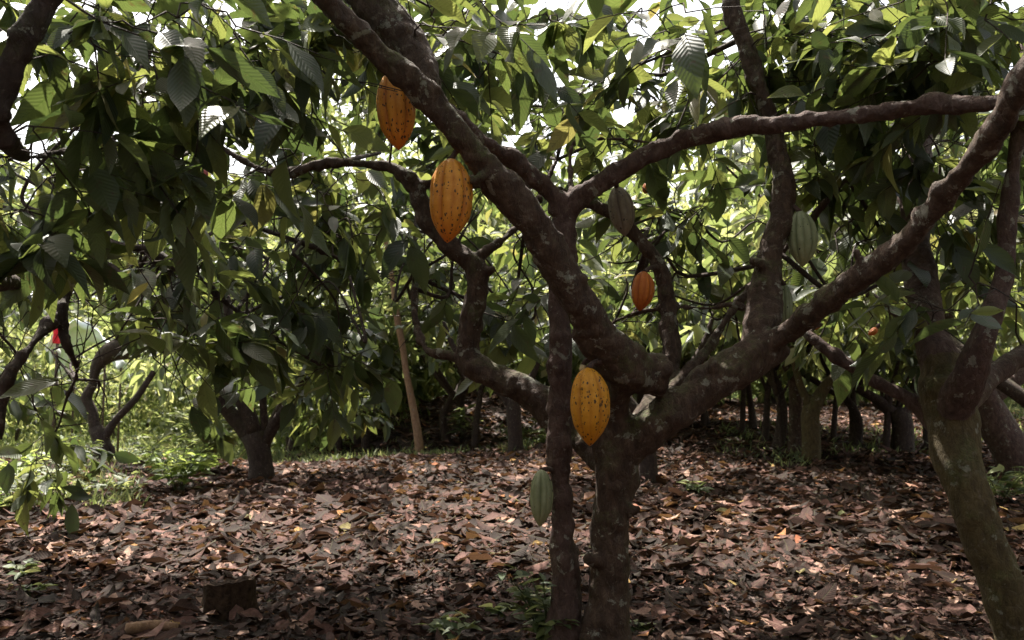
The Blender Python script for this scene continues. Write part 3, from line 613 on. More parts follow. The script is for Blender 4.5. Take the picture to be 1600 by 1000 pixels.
# ------------------------------------------------------------------ cocoa pods
def pod(label, px, py, d, length_px, width_px, tilt, material, cat='cocoa pod', group=None, face=0.0, hang=None, tipk=1.0, stalk_to=None, rolls=0.0, depth_groove=0.12):
    L = length_px / FPX * d; Rm = width_px / 2 / FPX * d
    c = at(px, py, d)
    nt, na = 48, 120
    t = np.linspace(0, 1, nt)
    prof = np.interp(t, [0, .015, .05, .12, .25, .42, .58, .72, .84, .92, .97, 1.0], [0, .26, .46, .68, .91, 1.0, .985, .86, .62, .38, .2, 0.02])
    prof = np.convolve(np.pad(prof, 2, 'edge'), [.1, .2, .4, .2, .1], 'valid'); prof[0] = 0.0; prof[-1] = 0.0
    a = np.linspace(0, 2 * np.pi, na, endpoint=False) + rolls
    rid = np.abs(np.sin(2.5 * a)) ** 0.5 * 0.5 + 0.5 * np.abs(np.sin(5 * a)) ** 0.5
    env = np.clip(np.sin(np.pi * t) * 1.6, 0, 1)[:, None]
    R = Rm * prof[:, None] * (1 + depth_groove * (rid[None] * 2 - 1.2) * env)
    T, A = np.meshgrid(t, a, indexing='ij')
    nz = np.array([noise.noise(Vector((math.cos(v) * 2.2, math.sin(v) * 2.2, u * 5 + px))) for u, v in zip(T.ravel(), A.ravel())]).reshape(T.shape)
    R = R * (1 + 0.045 * nz)
    V = np.stack([R * np.cos(A), R * np.sin(A), -T * L + L / 2], -1)
    V[..., 0] += Rm * 0.10 * np.sin(np.pi * t)[:, None]
    i = np.arange(nt * na).reshape(nt, na); j = np.roll(i, -1, 1)
    Q = np.stack([i[:-1], i[1:], j[1:], j[:-1]], -1).reshape(-1, 4)
    UV = np.stack([np.broadcast_to(rid[None], T.shape), T], -1).reshape(-1, 2)
    rot = Matrix.Rotation(tilt, 4, 'Y') @ Matrix.Rotation(face, 4, 'Z')
    root = empty('cocoa_pod', c, label, cat, group); root.rotation_euler = rot.to_euler()
    husk = link('husk', make_mesh('husk', V.reshape(-1, 3), Q, UV, mats=[material]), root)
    top = Vector(c) + rot @ Vector((0, 0, L / 2 - 0.004))
    if stalk_to is not None:
        e = Vector(at(*stalk_to)); m = (top + e) / 2 + Vector((0, 0, 0.008)); inv = rot.inverted()
        pts = [(*(inv @ (p - Vector(c))), r) for p, r in ((top, .0095), (m, .0085), (e, .013))]
        acc = Acc(); tube(acc, spline(pts, 0.006), 8)
        link('stalk', acc.mesh('stalk', [M_BARK2]), root)
    return root
pod('large orange pod with black specks hanging under the diagonal limb, second from top left', 702, 313, 2.3, 137, 64, 0.04, M_POD_A, face=0.5, stalk_to=(722, 232, 2.31), rolls=0.25)
pod('orange pod half hidden behind the diagonal limb, topmost of the pods', 619, 172, 2.42, 132, 57, -0.08, M_POD_A, face=1.7, stalk_to=(608, 100, 2.28), rolls=0.1)
pod('yellow-orange black-flecked pod hanging before the thick trunk below the sawn stub', 920, 635, 2.48, 122, 57, -0.02, M_POD_B, face=0.2, stalk_to=(938, 565, 2.53), rolls=0.55)
pod('small ribbed red-orange pod beside the thin rear limb', 1003, 455, 2.95, 64, 33, 0.13, M_POD_R, face=0.3, stalk_to=(1026, 418, 3.06), rolls=0.3, depth_groove=0.13)
pod('pale green ribbed pod low on the slender straight stem', 845, 778, 2.72, 88, 33, 0.03, M_POD_G, face=0.8, stalk_to=(868, 738, 2.79), rolls=0.3, depth_groove=0.14)
pod('large dull green ribbed pod beside the tall upright limb on the right', 1252, 373, 2.9, 90, 42, -0.02, M_POD_G, face=0.1, stalk_to=(1232, 322, 2.93), rolls=0.1, depth_groove=0.14)
pod('mottled brown and grey pod under the long horizontal arm', 970, 330, 2.95, 82, 38, -0.16, M_POD_D, face=0.6, stalk_to=(958, 280, 2.78), rolls=0.4, depth_groove=0.13)
pod('narrow green pod behind the base of the tall upright limb', 1226, 478, 3.0, 70, 22, 0.0, M_POD_G, face=0.6, stalk_to=(1215, 437, 2.95), depth_groove=0.1)
pod('tiny pinkish red pod among the upper left leaves', 318, 272, 3.35, 20, 12, 0.1, simple('pod_pink', (0.42, 0.09, 0.09)), stalk_to=(318, 252, 3.35))
pod('tiny pale round young pod above the yellow flecked pod', 911, 576, 2.6, 15, 12, 0.2, simple('pod_cream', (0.55, 0.42, 0.24)), stalk_to=(918, 565, 2.6))
pod('small orange pod glimpsed behind leaves above the forked left tree', 340, 568, 4.4, 26, 12, -0.5, M_POD_R, stalk_to=(332, 555, 4.4))

pod('tiny orange pod lying along the fork of the long dark limb at right', 1272, 510, 3.3, 26, 10, 1.3, M_POD_R, stalk_to=(1262, 522, 3.25))
pod('tiny distant orange pod left of the leaning right-hand trunk', 1364, 518, 4.2, 18, 10, 0.9, M_POD_R, stalk_to=(1374, 508, 4.2))
pod('tiny distant pinkish pod high between the two arms of the slender tree', 1010, 294, 3.9, 20, 13, 0.3, M_POD_R, stalk_to=(1012, 276, 3.9))

# ------------------------------------------------------------------ mid and far trees
def fork_tree(rows, n_arms, reach, top, rng, lean=0.0):
    """limbs of a cocoa tree in its own space: rows = trunk [(x,y,z,r)], arms leave the top of the trunk"""
    L = [spline(rows, 0.08)]
    e = L[0][-1]; ph = rng.uniform(0, 6.28)
    for k in range(n_arms):
        a = ph + k * 6.283 / n_arms + rng.uniform(-.35, .35); rr = reach * rng.uniform(.7, 1.1); zz = top * rng.uniform(.75, 1.1)
        pts = [[*e[:3] - np.array([0, 0, 0.1]), e[3] * .8]]
        for s in (.3, .65, 1.0):
            pts.append([e[0] + math.cos(a + s * .3) * rr * s ** .8, e[1] + math.sin(a + s * .3) * rr * s ** .8, e[2] + (zz - e[2]) * s ** 1.1 + rng.normal(0, .06), e[3] * (.72 - .5 * s)])
        l = spline(pts, 0.08); L.append(l)
        for _ in range(2):
            i = rng.integers(len(l) // 3, len(l) - 1); b = l[i]; a2 = a + rng.choice([-1, 1]) * rng.uniform(.6, 1.2); r2 = rr * .5
            L.append(spline([[*b[:3], b[3] * .8], [b[0] + math.cos(a2) * r2 * .5, b[1] + math.sin(a2) * r2 * .5, b[2] + .22, b[3] * .5], [b[0] + math.cos(a2) * r2, b[1] + math.sin(a2) * r2, b[2] + rng.uniform(.1, .6), b[3] * .25]], 0.08))
    return L
def tree_meshes(name, L, rng, n, zlo, mats, reach, top, Lr=(0.16, 0.27), nseg=3, low=0.25, centre=(0, 0), rshift=0.0, drape=1.0):
    """trunk, limb and crown meshes in the tree's own space"""
    ta = Acc(); tube(ta, L[0], 12, lump=0.1)
    la = []
    for l in L[1:]:
        a = Acc(); tube(a, l, 8, lump=0.08); la.append(a)
    # spray centres: along the limbs, and hanging low round the rim
    P = []
    for _ in range(n):
        l = L[rng.integers(1, len(L))]; s = l[int(rng.uniform(.25, 1) * (len(l) - 1)), :3]
        P.append(s + rng.normal(0, 1, 3) * np.array([.35, .35, .32]) * reach * 0.5)
    P = np.array(P)
    k = rng.random(n) < low
    a = rng.uniform(0, 6.28, n); rr = reach * rng.uniform(.5, 1.15, n)
    rim = np.stack([np.cos(a) * rr + centre[0], np.sin(a) * rr + centre[1], rng.uniform(zlo, top * .75, n)], 1)
    P = np.where(k[:, None], rim, P); P[:, 2] = np.maximum(P[:, 2], zlo + rng.random(n) * .4)
    ca = Acc(); crown(ca, np.vstack(L[1:]), P, rng, Lr=Lr, nseg=nseg, clear=False, nleaf=(5, 9), twig_r=0.003, rshift=rshift)
    return ta.mesh('trunk', [mats[1]]), [a.mesh('branch', [mats[1]]) for a in la], ca.mesh('crown', [mats[0], mats[1]])
def put_tree(name, label, loc, meshes, rz=0.0, sc=1.0, group=None, cat='cocoa tree', arms=True):
    root = empty(name, loc, label, cat, group); root.rotation_euler = (0, 0, rz); root.scale = (sc,) * 3
    link('trunk', meshes[0], root)
    for b in (meshes[1] if arms else ()): link('branch', b, root)
    link('crown', meshes[2], root)
    return root

def own_tree(label, rows, limbs, centres, bark, leafmat=M_LEAF, name='cocoa_tree', group=None, seed=1, Lr=(0.17, 0.27), nseg=3, cat='cocoa tree', droop=0.6, canopy=65):
    """a farther tree with its limbs traced; parts kept as separate tubes"""
    L = [limb(rows, 0.08)] + [limb(l, 0.08) for l in limbs]
    base = L[0][0, :3].copy(); base[2] = ground_z(base[0], base[1]) - 0.02; L[0][0, 2] = base[2] - 0.02
    root = empty(name, base, label, cat, group)
    for i, l in enumerate(L):
        a = Acc(); tube(a, l, 12 if i == 0 else 9, lump=0.12, seed=i * 2.1)
        link('trunk' if i == 0 else 'branch', a.mesh('trunk', [bark], base), root)
    if len(centres):
        q = L[0][-1, :3]; v = np.random.default_rng(seed).normal(0, 1, (canopy, 3)) * np.array([1.0, 1.0, .35]) + np.array([q[0], q[1], 2.75])
        v[:, 2] = np.maximum(v[:, 2], 1.9); centres = list(centres) + [v]
        a = Acc(); crown(a, np.vstack(L), np.vstack(centres), np.random.default_rng(seed), Lr=Lr, nseg=nseg, twig_r=0.003, droop=droop)
        link('crown', a.mesh('crown', [leafmat, M_DARKBARK], base), root)
    return root
def gd(py): return 1244 * CAM_Z / (py - 604.4)

d = gd(750)
own_tree('dark three-armed cocoa tree forking low beside the bright green bush', [(408, 752, 21, d), (407, 725, 17, d), (403, 700, 17, d), (396, 678, 18, d)],
    [[(398, 690, 15, d), (375, 662, 13, d), (352, 638, 11, d), (343, 600, 9, d), (342, 560, 8, d), (335, 500, 6, d)], [(398, 680, 14, d), (385, 640, 13, d), (368, 605, 12, d), (362, 570, 11, d), (360, 520, 8, d), (350, 440, 6, d)],
     [(406, 700, 11, d), (425, 670, 9, d), (445, 640, 8, d), (468, 605, 7, d), (500, 560, 5, d)], [(415, 700, 6, d), (412, 640, 6, d), (410, 580, 5, d), (415, 500, 4, d)]],
    [blob(330, 480, d, 150, 100, 1.4, 60, rng), blob(470, 540, d, 120, 80, 1.2, 60, rng), blob(540, 620, d + .6, 70, 40, .7, 22, rng), blob(330, 610, d, 40, 40, .8, 8, rng)], M_DARKBARK, seed=31)
d = gd(711)
own_tree('crooked cocoa tree on the crest at far left, its heavy limb bending over the clearing', [(160, 712, 15, d), (158, 690, 12, d), (150, 668, 11, d)],
    [[(152, 680, 9, d), (142, 640, 8, d), (134, 622, 9, d), (146, 600, 7, d), (150, 575, 9, d), (170, 552, 15, d), (215, 535, 22, d), (255, 500, 22, d), (290, 450, 17, d), (330, 380, 12, d)],
     [(160, 690, 8, d), (182, 655, 6, d), (215, 620, 5, d), (240, 580, 4, d)], [(166, 690, 4, d), (176, 700, 3, d), (178, 712, 3, d)]],
    [blob(300, 420, d, 130, 90, 1.6, 60, rng), blob(120, 420, d, 130, 70, 1.6, 45, rng), blob(225, 500, d, 70, 20, 1, 14, rng), blob(40, 590, d, 50, 60, 1.2, 14, rng)], M_DARKBARK, seed=32)
d = gd(716)
own_tree('straight dark cocoa trunk at right, left of the mossy twin', [(1241, 719, 11, d), (1242, 680, 10, d), (1243, 630, 9, d), (1240, 575, 10, d)],
    [[(1240, 585, 8, d), (1215, 555, 6, d), (1180, 520, 5, d)], [(1241, 580, 8, d), (1262, 545, 6, d), (1290, 500, 5, d)]], [blob(1250, 480, d, 110, 50, 1.2, 36, rng)], M_BARK, seed=33)
d = gd(723)
own_tree('stout mossy cocoa trunk at right with an arm curving up to the right', [(1268, 726, 16, d), (1267, 690, 14, d), (1266, 650, 13, d), (1275, 620, 12, d)],
    [[(1272, 635, 11, d), (1292, 600, 8, d), (1320, 572, 7, d), (1360, 540, 6, d), (1400, 480, 5, d)], [(1268, 640, 8, d), (1250, 600, 6, d), (1235, 540, 5, d)]], [blob(1350, 500, d, 110, 60, 1.2, 40, rng)], M_MOSSY, seed=34)
d = gd(715)
own_tree('squat thick cocoa trunk just left of the leaning right-hand tree', [(1412, 719, 19, d), (1411, 690, 16, d), (1408, 655, 15, d), (1400, 640, 14, d)],
    [[(1405, 655, 11, d), (1370, 625, 8, d), (1330, 600, 6, d), (1290, 560, 5, d)], [(1405, 655, 11, d), (1430, 610, 9, d), (1440, 560, 7, d)]], [blob(1380, 560, d, 110, 40, 1.2, 40, rng)], M_DARKBARK, seed=35)
d = gd(757)
own_tree('short dark trunk standing right behind the thick central trunk', [(1012, 760, 17, d), (1012, 730, 15, d), (1010, 690, 14, d), (1006, 640, 13, d)],
    [[(1008, 660, 11, d), (1060, 600, 8, d), (1100, 540, 7, d), (1120, 480, 5, d)], [(1008, 660, 11, d), (960, 600, 8, d), (900, 540, 7, d), (860, 480, 5, d)]], [blob(1080, 470, d, 110, 60, 1.0, 40, rng), blob(860, 460, d, 110, 60, 1.0, 34, rng)], M_DARKBARK, seed=36)
d = gd(711)
own_tree('dark cocoa trunk left of the slender stem, at the edge of the litter', [(806, 712, 13, d), (805, 685, 11, d), (803, 650, 11, d), (800, 620, 10, d)],
    [[(801, 635, 8, d), (770, 600, 6, d), (720, 560, 5, d), (690, 500, 4, d)], [(801, 635, 8, d), (830, 590, 6, d), (850, 530, 5, d)]], [blob(790, 500, d, 130, 60, 1.2, 44, rng), blob(700, 480, d, 70, 50, 1.0, 20, rng)], M_DARKBARK, seed=37)
d = gd(702)
own_tree('slim pale brown stem leaning slightly left, between the centre and the forked tree', [(656, 706, 7, d), (650, 660, 6, d), (640, 610, 5.5, d), (630, 550, 5, d), (620, 490, 5, d), (612, 430, 4, d), (600, 360, 3, d)], [],
    [blob(600, 350, d, 60, 40, .7, 14, rng)], M_PALEBARK, name='young_tree', cat='young tree', seed=38, canopy=12)
d = gd(742)
own_tree('leaning dark trunk behind the mossy right-hand tree', [(1592, 745, 27, d), (1575, 700, 27, d), (1552, 655, 26, d), (1525, 610, 22, d), (1490, 560, 18, d)],
    [[(1500, 575, 14, d), (1480, 500, 10, d), (1490, 420, 8, d)], [(1545, 625, 15, d), (1600, 585, 11, d), (1660, 550, 8, d)]], [blob(1500, 420, d, 120, 60, 1.2, 40, rng), blob(1600, 480, d, 60, 60, 1.0, 16, rng)], M_BARK2, seed=39)

for i, (px, py, rr_, ang, lab_) in enumerate(((1196, 694, 5, 3, 'slim dark stem just left of the straight dark trunk at right'), (1222, 706, 4, -4, 'thin dark stem touching the straight dark trunk on its left side'), (1302, 690, 4, 5, 'thin far stem right of the stout mossy trunk'),
        (1334, 701, 6, -2, 'slim dark stem midway between the mossy trunk and the squat trunk'), (1384, 709, 5, 4, 'slim dark stem just left of the squat trunk'), (1394, 706, 3, 8, 'very thin stem tight against the left of the squat trunk'),
        (1448, 700, 5, -3, 'slim stem between the squat trunk and the leaning mossy trunk'), (1160, 680, 4, 2, 'thin far stem under the thick right limb'), (1100, 668, 4, -6, 'thin far stem deep in the grove behind the main fork'),
        (742, 700, 5, 6, 'slim dark stem between the pale leaning stem and the edge trunk'), (572, 704, 6, -5, 'slim dark stem left of the pale leaning stem'), (528, 706, 5, 7, 'slim dark stem nearer the three-armed tree than the pale stem'))):
    d = gpt(px, py)[1]
    own_tree(lab_, [(px, py, rr_ * 1.25, d), (px + ang * .4, py - 40, rr_, d), (px + ang * 1.5, py - 90, rr_ * .9, d)], [[(px + ang * 1.5, py - 88, rr_ * .8, d), (px + ang * 4, py - 130, rr_ * .6, d), (px + ang * 7, py - 180, rr_ * .4, d)], [(px + ang * 1.4, py - 80, rr_ * .7, d), (px - ang * 4, py - 120, rr_ * .5, d), (px - ang * 6, py - 170, rr_ * .4, d)]],
        [blob(px + 5, py - 190, d, 60, 40, .6, 9, rng)], M_DARKBARK, seed=400 + i, canopy=8)

# four kinds of whole cocoa tree, copied with their parts
KINDS = []
for s in range(4):
    r = np.random.default_rng(100 + s); reach = r.uniform(1.5, 2.0); top = r.uniform(2.7, 3.4)
    fz = r.uniform(.7, 1.1)
    rows = [(0, 0, -0.05, .085), (r.normal(0, .08), r.normal(0, .08), fz * .5, .06), (r.normal(0, .14), r.normal(0, .14), fz, .065)]
    L = fork_tree(rows, 4, reach, top, r)
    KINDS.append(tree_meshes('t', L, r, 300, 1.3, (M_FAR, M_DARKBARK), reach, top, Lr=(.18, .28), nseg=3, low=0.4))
BUSHY = []
for s in range(3):                                                      # bushier trees whose leaves come right down
    r = np.random.default_rng(200 + s); reach = r.uniform(1.4, 1.9); top = r.uniform(3.0, 3.8)
    L = fork_tree([(0, 0, -0.05, .09), (0.02, 0, .3, .07), (0, 0.03, .6, .07)], 5, reach, top, r)
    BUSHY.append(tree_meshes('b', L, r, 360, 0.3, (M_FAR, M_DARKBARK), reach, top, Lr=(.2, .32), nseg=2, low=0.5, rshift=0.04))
r = np.random.default_rng(5)
GRP = 'cocoa trees standing in the grove behind'
spots = []
for px, py in ((1055, 668), (1105, 664), (1178, 672), (1215, 700), (1335, 702), (1010, 665), (560, 696), (515, 692), (700, 690)):
    spots.append((px, py))
for i, (px, py) in enumerate(spots):
    p = gpt(px, py); q = r.integers(0, 4)
    put_tree('cocoa_tree', 'small dark cocoa tree far back among others of its kind on the leafy floor', p, KINDS[q], r.uniform(0, 6.28), r.uniform(.85, 1.1), GRP)
for i, (x, y) in enumerate(((3.9, 6.0), (5.6, 3.0), (-5.4, 3.4), (-2.6, -1.6), (0.3, -2.4), (3.2, -1.8), (6.0, -0.5), (-5.6, -0.5), (-0.8, 14.0), (-4.3, 14.2), (-3.1, 15.8), (0.9, 18.5), (-3.6, 17.5), (2.8, 23.0), (-1.4, 21.0))):
    put_tree('cocoa_tree', 'small dark cocoa tree far back among others of its kind on the leafy floor' if y > 12.9 else 'dark cocoa tree of the grove with low spreading crown, beside the traced ones', (x, y, float(ground_z(x, y)) - .02), KINDS[i % 4], r.uniform(0, 6.28), r.uniform(.95, 1.15) * (1.15 if y > 12.9 else 1), GRP)
# rows farther back, bushier
GRP2 = 'bushy trees closing off the grove'
n = 0
for row, (y, x0, x1, st) in enumerate(((19, -15, 4, 3.6), (22, -17, 14, 2.7), (26, -19, 20, 2.8), (31, -23, 24, 3.0))):
    x = x0
    while x < x1:
        xx = x + r.normal(0, .5); yy = y + r.normal(0, .7); x += st
        px = 800 + FPX * xx / yy
        if row == 0 and 90 < px < 300: continue
        if yy < 24 and (-60 < px < 380): continue                        # the clearing
        put_tree('bushy_tree', 'bushy leafy tree in the dense sunlit growth behind the grove', (xx, yy, float(ground_z(xx, yy)) - .03), BUSHY[r.integers(0, 3)], r.uniform(0, 6.28), r.uniform(.9, 1.35), GRP2, 'tree', arms=False)
        n += 1
print('bushy', n)

TALL = []
for s in range(2):
    r = np.random.default_rng(300 + s)
    L = fork_tree([(0, 0, -0.1, .16), (0.1, 0, 1.2, .12), (0, 0.1, 2.6, .11)], 5, 2.9, 7.0, r)
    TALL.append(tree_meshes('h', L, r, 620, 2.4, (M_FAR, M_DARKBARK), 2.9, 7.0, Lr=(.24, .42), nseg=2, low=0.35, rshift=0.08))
for i, (x, y) in enumerate(((-5.6, 20.5), (-2.6, 20.0), (0.3, 23.0), (7.4, 22.5), (9.6, 16.0), (-15.0, 20.0), (-3.8, 23.5), (11.5, 22.0), (3.9, 26.0), (-8.2, 30.0))):
    put_tree('shade_tree', 'tall shade tree with thin leafy crown rising behind the cocoa trees', (x, y, float(ground_z(x, y)) - .05), TALL[i % 2], i * 1.7, .95 + .05 * (i % 4), 'tall trees behind the grove', 'tree')

# far hillside wood: one mass
def wood():
    acc = Acc(); rr = np.random.default_rng(9); n = 42000
    a = rr.uniform(-0.75, 0.75, n); d = rr.uniform(36, 75, n)
    x = np.sin(a) * d; y = np.cos(a) * d
    h = np.array([noise.noise(Vector((u * .16, v * .16, 0))) for u, v in zip(x, y)])
    z = ground_z(x, y) + rr.random(n) ** .6 * (4.0 + 3.0 * h)
    P = np.stack([x, y, z], 1)
    leaves(acc, P, rr.normal(0, 1, (n, 3)) * [1, 1, .5] - [0, 0, .4], rr.normal(0, .5, (n, 3)) + [0, 0, 1], rr.uniform(.5, 1.1, n), rr.uniform(.3, .6, n), rr.uniform(0, .4, n), rr.uniform(0, .5, n), rr.random(n), 2)
    o = link('far_wood', acc.mesh('far_wood', [M_FAR]))
    tag(o, 'far-off leafy wood on the slope behind the grove', 'wood', None, 'stuff')
wood()

# ------------------------------------------------------------------ low plants
def weed(label, px, py, h, n, seed, Lr=(.05, .1), spread=.12, asp=.5, name='weed', cat='small plant', group=None, flowers=0, mat_=None, d=None):
    rr = np.random.default_rng(seed)
    b = gpt(px, py) if d is None else None
    b = np.array([b[0], b[1], float(ground_z(b[0], b[1]))])
    root = empty(name, b, label, cat, group)
    acc = Acc(); st = Acc(); P = []; D = []; N = []
    for s in range(max(3, n // 9)):
        a = rr.uniform(0, 6.28); e = np.array([math.cos(a) * spread * rr.uniform(.2, 1), math.sin(a) * spread * rr.uniform(.2, 1), h * rr.uniform(.5, 1.1)])
        m = e * .5 + np.array([0, 0, h * .15]); tube(st, spline([[0, 0, -.01, .003], [*m, .0025], [*e, .0012]], .03), 4, 0, False)
        for k in range(9):
            t = rr.uniform(.25, 1.0); q = m * 2 * t * (1 - t) + e * t * t; aa = rr.uniform(0, 6.28)
            P.append(q); D.append([math.cos(aa), math.sin(aa), rr.uniform(-.3, .6)]); N.append([rr.normal(0, .3), rr.normal(0, .3), 1])
    n = len(P); L = rr.uniform(*Lr, n)
    leaves(acc, np.array(P), np.array(D), np.array(N), L, L * asp, rr.uniform(0, .35, n), rr.uniform(.1, .5, n), rr.random(n), 4, 0, 0.01)
    link('foliage', acc.mesh('foliage', [mat_ or M_WEED]), root); link('stem', st.mesh('stem', [M_WEED]), root)
    for f in range(flowers):
        fa = Acc(); c = np.array([rr.uniform(-.06, .0), rr.uniform(-.08, 0), h * rr.uniform(.75, 1.05)])
        aa = np.linspace(0, 6.28, 6)[:5]
        leaves(fa, np.repeat(c[None], 5, 0), np.stack([np.cos(aa), np.sin(aa), np.full(5, .4)], 1), np.tile([0, 0, 1.0], (5, 1)), np.full(5, .014), np.full(5, .011), np.full(5, .2), np.full(5, .3), np.full(5, .5), 3)
        link('flower', fa.mesh('flower', [M_PETAL]), root)
    return root
M_PETAL = simple('cream_petal', (0.75, 0.68, 0.45), 0.6)
weed('leafy weed with cream flowers at the foot of the slender stem', 858, 1026, .27, 230, 1, (.03, .08), .17, .5, flowers=3)
weed('small dark green plant low in front of the flowering weed, to its left', 690, 1003, .08, 50, 2, (.05, .09), .14, .5)
weed('flat pale green weed between the flowering weed and the dark one', 790, 968, .045, 26, 3, (.05, .08), .12, .6)
weed('small round-leaved seedling right of the thick trunk base', 1000, 992, .04, 12, 4, (.03, .05), .05, .8)
weed('little green sprout alone on the litter right of the thick trunk', 1085, 775, .12, 20, 5, (.08, .15), .14, .35)
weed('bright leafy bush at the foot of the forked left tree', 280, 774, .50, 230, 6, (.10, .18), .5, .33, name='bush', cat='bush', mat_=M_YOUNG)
weed('tall leafy bush just behind the bright one, left of the forked tree', 325, 740, .95, 240, 7, (.14, .24), .6, .33, name='bush', cat='bush')
weed('low green weeds in the bottom left corner of the litter', 30, 905, .07, 36, 8, (.04, .08), .16, .55)
weed('green weed at the left edge below the hanging leaf clump', 25, 810, .25, 70, 9, (.07, .13), .3, .4)
weed('short green weed under the hanging leaf clump at left', 110, 790, .18, 90, 10, (.06, .11), .3, .4)
weed('sparse green weed in the sunny patch left of the bright bush', 170, 768, .16, 70, 11, (.06, .12), .35, .4)
weed('single yellowing seedling near the bright bush', 205, 782, .2, 20, 12, (.1, .16), .1, .35)
weed('tiny green plant on the litter near the left edge', 60, 930, .05, 18, 15, (.04, .07), .08, .6)
weed('leafy sapling in shade under the curved low limb', 720, 690, .55, 60, 13, (.16, .26), .35, .34, name='sapling', cat='sapling')
weed('dim green bush behind the leaning right-hand trunk', 1560, 790, .3, 110, 14, (.08, .15), .4, .4, name='bush', cat='bush')
for i in range(16):                                                     # undergrowth along the far edge of the litter
    rr = random.Random(50 + i); px = rr.uniform(-40, 880); py = rr.uniform(690, 706)
    weed('low green bush along the far edge of the litter', px, py, rr.uniform(.15, .4), 70, 60 + i, (.10, .18), .45, .33, name='bush', cat='bush', group='bushes along the far edge of the litter')

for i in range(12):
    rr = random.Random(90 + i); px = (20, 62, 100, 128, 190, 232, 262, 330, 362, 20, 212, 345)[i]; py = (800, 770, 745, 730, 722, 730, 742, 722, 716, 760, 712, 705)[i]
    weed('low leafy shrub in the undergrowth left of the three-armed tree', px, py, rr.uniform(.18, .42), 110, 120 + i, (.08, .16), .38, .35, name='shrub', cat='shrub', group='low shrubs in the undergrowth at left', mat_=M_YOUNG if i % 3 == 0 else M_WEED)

def grass():
    acc = Acc(); rr = np.random.default_rng(17); P = []
    for px0, px1, py0, py1, n in ((480, 830, 696, 712, 2600), (0, 230, 715, 800, 1800), (1120, 1600, 690, 724, 1600), (1200, 1260, 715, 735, 160), (1530, 1600, 745, 770, 200), (0, 500, 690, 705, 1500)):
        px = rr.uniform(px0, px1, n); dd = gd(rr.uniform(py0, py1, n)); x = (px - 800) / FPX * dd; P.append(np.stack([x, dd, ground_z(x, dd)], 1))
    n = 22000; y = np.sqrt(rr.uniform(13 ** 2, 34 ** 2, n)); x = -rr.uniform(.1, .8, n) * y; P.append(np.stack([x, y, ground_z(x, y)], 1))
    n = 9000; y = np.sqrt(rr.uniform(11 ** 2, 30 ** 2, n)); x = rr.uniform(.52, .8, n) * y; P.append(np.stack([x, y, ground_z(x, y)], 1))
    P = np.vstack(P); n = len(P)
    k = np.array([noise.noise(Vector((p[0] * 1.1, p[1] * 1.1, 0))) for p in P]) + rr.normal(0, .15, n) > -.08; P = P[k]; n = len(P)
    D = np.stack([rr.normal(0, .5, n), rr.normal(0, .5, n), np.ones(n)], 1); L = rr.uniform(.07, .2, n) * np.clip(P[:, 1] / 12, .8, 2)
    leaves(acc, P, D, rr.normal(0, 1, (n, 3)) * [1, 1, .2], L, L * .12, rr.uniform(.1, .8, n), rr.uniform(.1, .4, n), rr.random(n), 3)
    tag(link('grass', acc.mesh('grass', [M_WEED])), 'short green grass and weeds at the edges of the litter', 'grass', None, 'stuff')
grass()

# ------------------------------------------------------------------ stump, wood, twigs, sheet
def stump():
    b = gpt(355, 962); b[2] = float(ground_z(b[0], b[1]))
    root = empty('tree_stump', b, 'short rotten brown stump sunk in the litter at lower left', 'stump')
    n = 40; a = np.linspace(0, 2 * np.pi, n, endpoint=False)
    acc = Acc(); rows = []
    for z, r in ((-.03, .125), (0, .115), (.03, .105), (.07, .098), (.11, .096), (.135, .094)):
        w = np.array([1 + .05 * math.sin(2 * t + 1) + .09 * math.sin(3 * t + z * 9) + .04 * math.sin(7 * t - z * 20) + .05 * noise.noise(Vector((math.cos(t) * 3, math.sin(t) * 3, z * 14))) * 2 for t in a])
        rows.append(np.stack([np.cos(a) * r * w, np.sin(a) * r * w * .8, np.full(n, z) + (.012 * np.sin(a + 2) + .009 * np.sin(a * 5) * np.sin(a * 3 + 1) if z > .12 else 0)], 1))
    V = np.vstack(rows); i = np.arange(len(V)).reshape(-1, n); j = np.roll(i, -1, 1)
    acc.add(V, np.stack([i[:-1], j[:-1], j[1:], i[1:]], -1).reshape(-1, 4))
    link('bark', acc.mesh('bark', [M_ROT]), root)
    acc = Acc(); top = rows[-1]; ring = []
    for k, s in enumerate((1.0, .8, .55, .3, .05)):
        q = top * [s, s, 1]; q[:, 2] = top[:, 2] * s + (top[:, 2].mean() - .02) * (1 - s) + RNG.normal(0, .002, n); ring.append(q)
    V = np.vstack(ring); i = np.arange(len(V)).reshape(-1, n); j = np.roll(i, -1, 1)
    acc.add(V, np.stack([i[:-1], j[:-1], j[1:], i[1:]], -1).reshape(-1, 4)); link('cut_face', acc.mesh('cut_face', [M_ROT2]), root)
M_ROT = simple('rotten_wood', (0.038, 0.023, 0.015), .9, 40, .7, .1, .03)
M_ROT2 = simple('cut_wood', (0.045, 0.028, 0.019), .9, 60, .6, .1, .02)
stump()
def stick(label, p0, p1, r, material, name='stick', group=None, bendz=.0):
    a = gpt(*p0); b = gpt(*p1); a[2] += r * .8 + .02; b[2] += r * .8 + .02; m = (a + b) / 2 + np.array([.0, .03, bendz])
    acc = Acc(); tube(acc, spline([[*a, r], [*m, r * .9], [*b, r * .6]], .02), 10, lump=.12)
    o = link(name, acc.mesh(name, [material], a)); o.location = a; tag(o, label, name.replace('_', ' '), group)
stick('pale broken piece of wood lying at the very bottom left', (196, 1000), (275, 996), .022, M_PALEBARK, 'wood_piece')
stick('thin pale dry twig lying left of the flowering weed', (800, 925), (870, 900), .004, M_PALEBARK)
stick('thin dark stick lying on the litter at right of centre', (1180, 860), (1290, 838), .006, M_BARK2)
stick('thin brown stick in front of the slender stem', (640, 880), (760, 868), .005, M_BARK2)
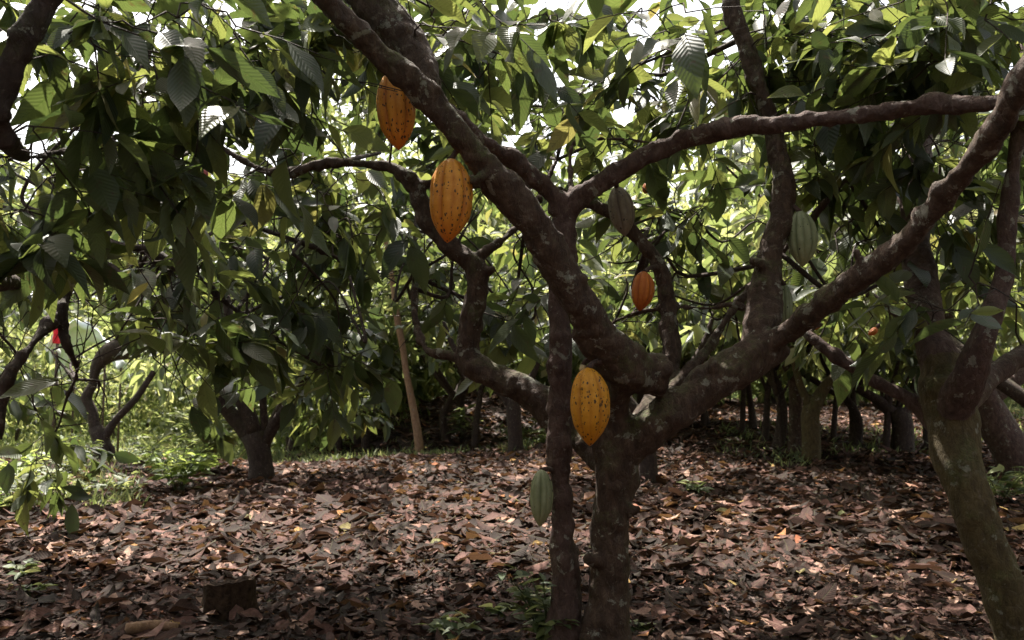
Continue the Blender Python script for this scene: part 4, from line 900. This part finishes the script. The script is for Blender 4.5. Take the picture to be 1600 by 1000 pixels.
stick('pale stick lying in the sunny litter at left', (130, 742), (215, 752), .012, M_PALEBARK)
stick('short brown stick on the litter near the left edge', (90, 860), (150, 880), .006, M_BARK2)

def sheet():
    c = at(140, 520, 19.0); n = 26
    u, v = np.meshgrid(np.linspace(-1, 1, n), np.linspace(-1, 1, n))
    z = np.array([noise.noise(Vector((a * 1.6, b * 1.6, 2.0))) + .5 * noise.noise(Vector((a * 4, b * 4, 5.0))) for a, b in zip(u.ravel(), v.ravel())]).reshape(u.shape)
    g = float(ground_z(c[0], c[1]))
    h = c[2] - g
    V = np.stack([u * .8, v * .5 + .1 * z, h * (1 - .25 * u ** 2) + .28 * z - .3 * v * .9 - .02], -1).reshape(-1, 3)
    i = np.arange(n * n).reshape(n, n)
    acc = Acc(); acc.add(V, np.stack([i[:-1, :-1], i[:-1, 1:], i[1:, 1:], i[1:, :-1]], -1).reshape(-1, 4))
    root = empty('plastic_sheet', (c[0], c[1], g), 'crumpled white plastic sheet draped over poles in the clearing at far left', 'plastic sheet')
    o = link('sheet', acc.mesh('sheet', [simple('white_plastic', (.72, .76, .78), .35, 6, .08)]), root)
    md = o.modifiers.new('solid', 'SOLIDIFY'); md.thickness = .01
    for x, y in ((-.72, -.4), (.72, -.4), (-.72, .4), (.72, .4)):
        k = int(round((x + 1) / 2 * (n - 1))); l = int(round((y / .5 + 1) / 2 * (n - 1))); e = V[l * n + k]
        a = Acc(); tube(a, np.array([[e[0], e[1], 0, .03], [e[0], e[1], e[2], .025]]), 8); link('pole', a.mesh('pole', [M_BARK2]), root)
    c2 = at(90, 522, 18.4); g2 = float(ground_z(c2[0], c2[1]))
    root = empty('red_cloth', (c2[0], c2[1], g2), 'small bright red cloth hung on a stake left of the white sheet', 'cloth')
    u, v = np.meshgrid(np.linspace(-.13, .13, 12), np.linspace(0, .42, 14))
    V = np.stack([u * (1 - v * .6), .04 * np.sin(u * 40 + v * 6), c2[2] - g2 + .2 - v], -1).reshape(-1, 3); i = np.arange(len(V)).reshape(14, 12)
    acc = Acc(); acc.add(V, np.stack([i[:-1, :-1], i[:-1, 1:], i[1:, 1:], i[1:, :-1]], -1).reshape(-1, 4))
    o = link('cloth', acc.mesh('cloth', [simple('red_cloth', (.65, .02, .04), .8)]), root); md = o.modifiers.new('solid', 'SOLIDIFY'); md.thickness = .006
    a = Acc(); tube(a, np.array([[0, .05, -.02, .02], [0, .05, c2[2] - g2 + .25, .015]]), 8); link('stake', a.mesh('stake', [M_BARK2]), root)
sheet()
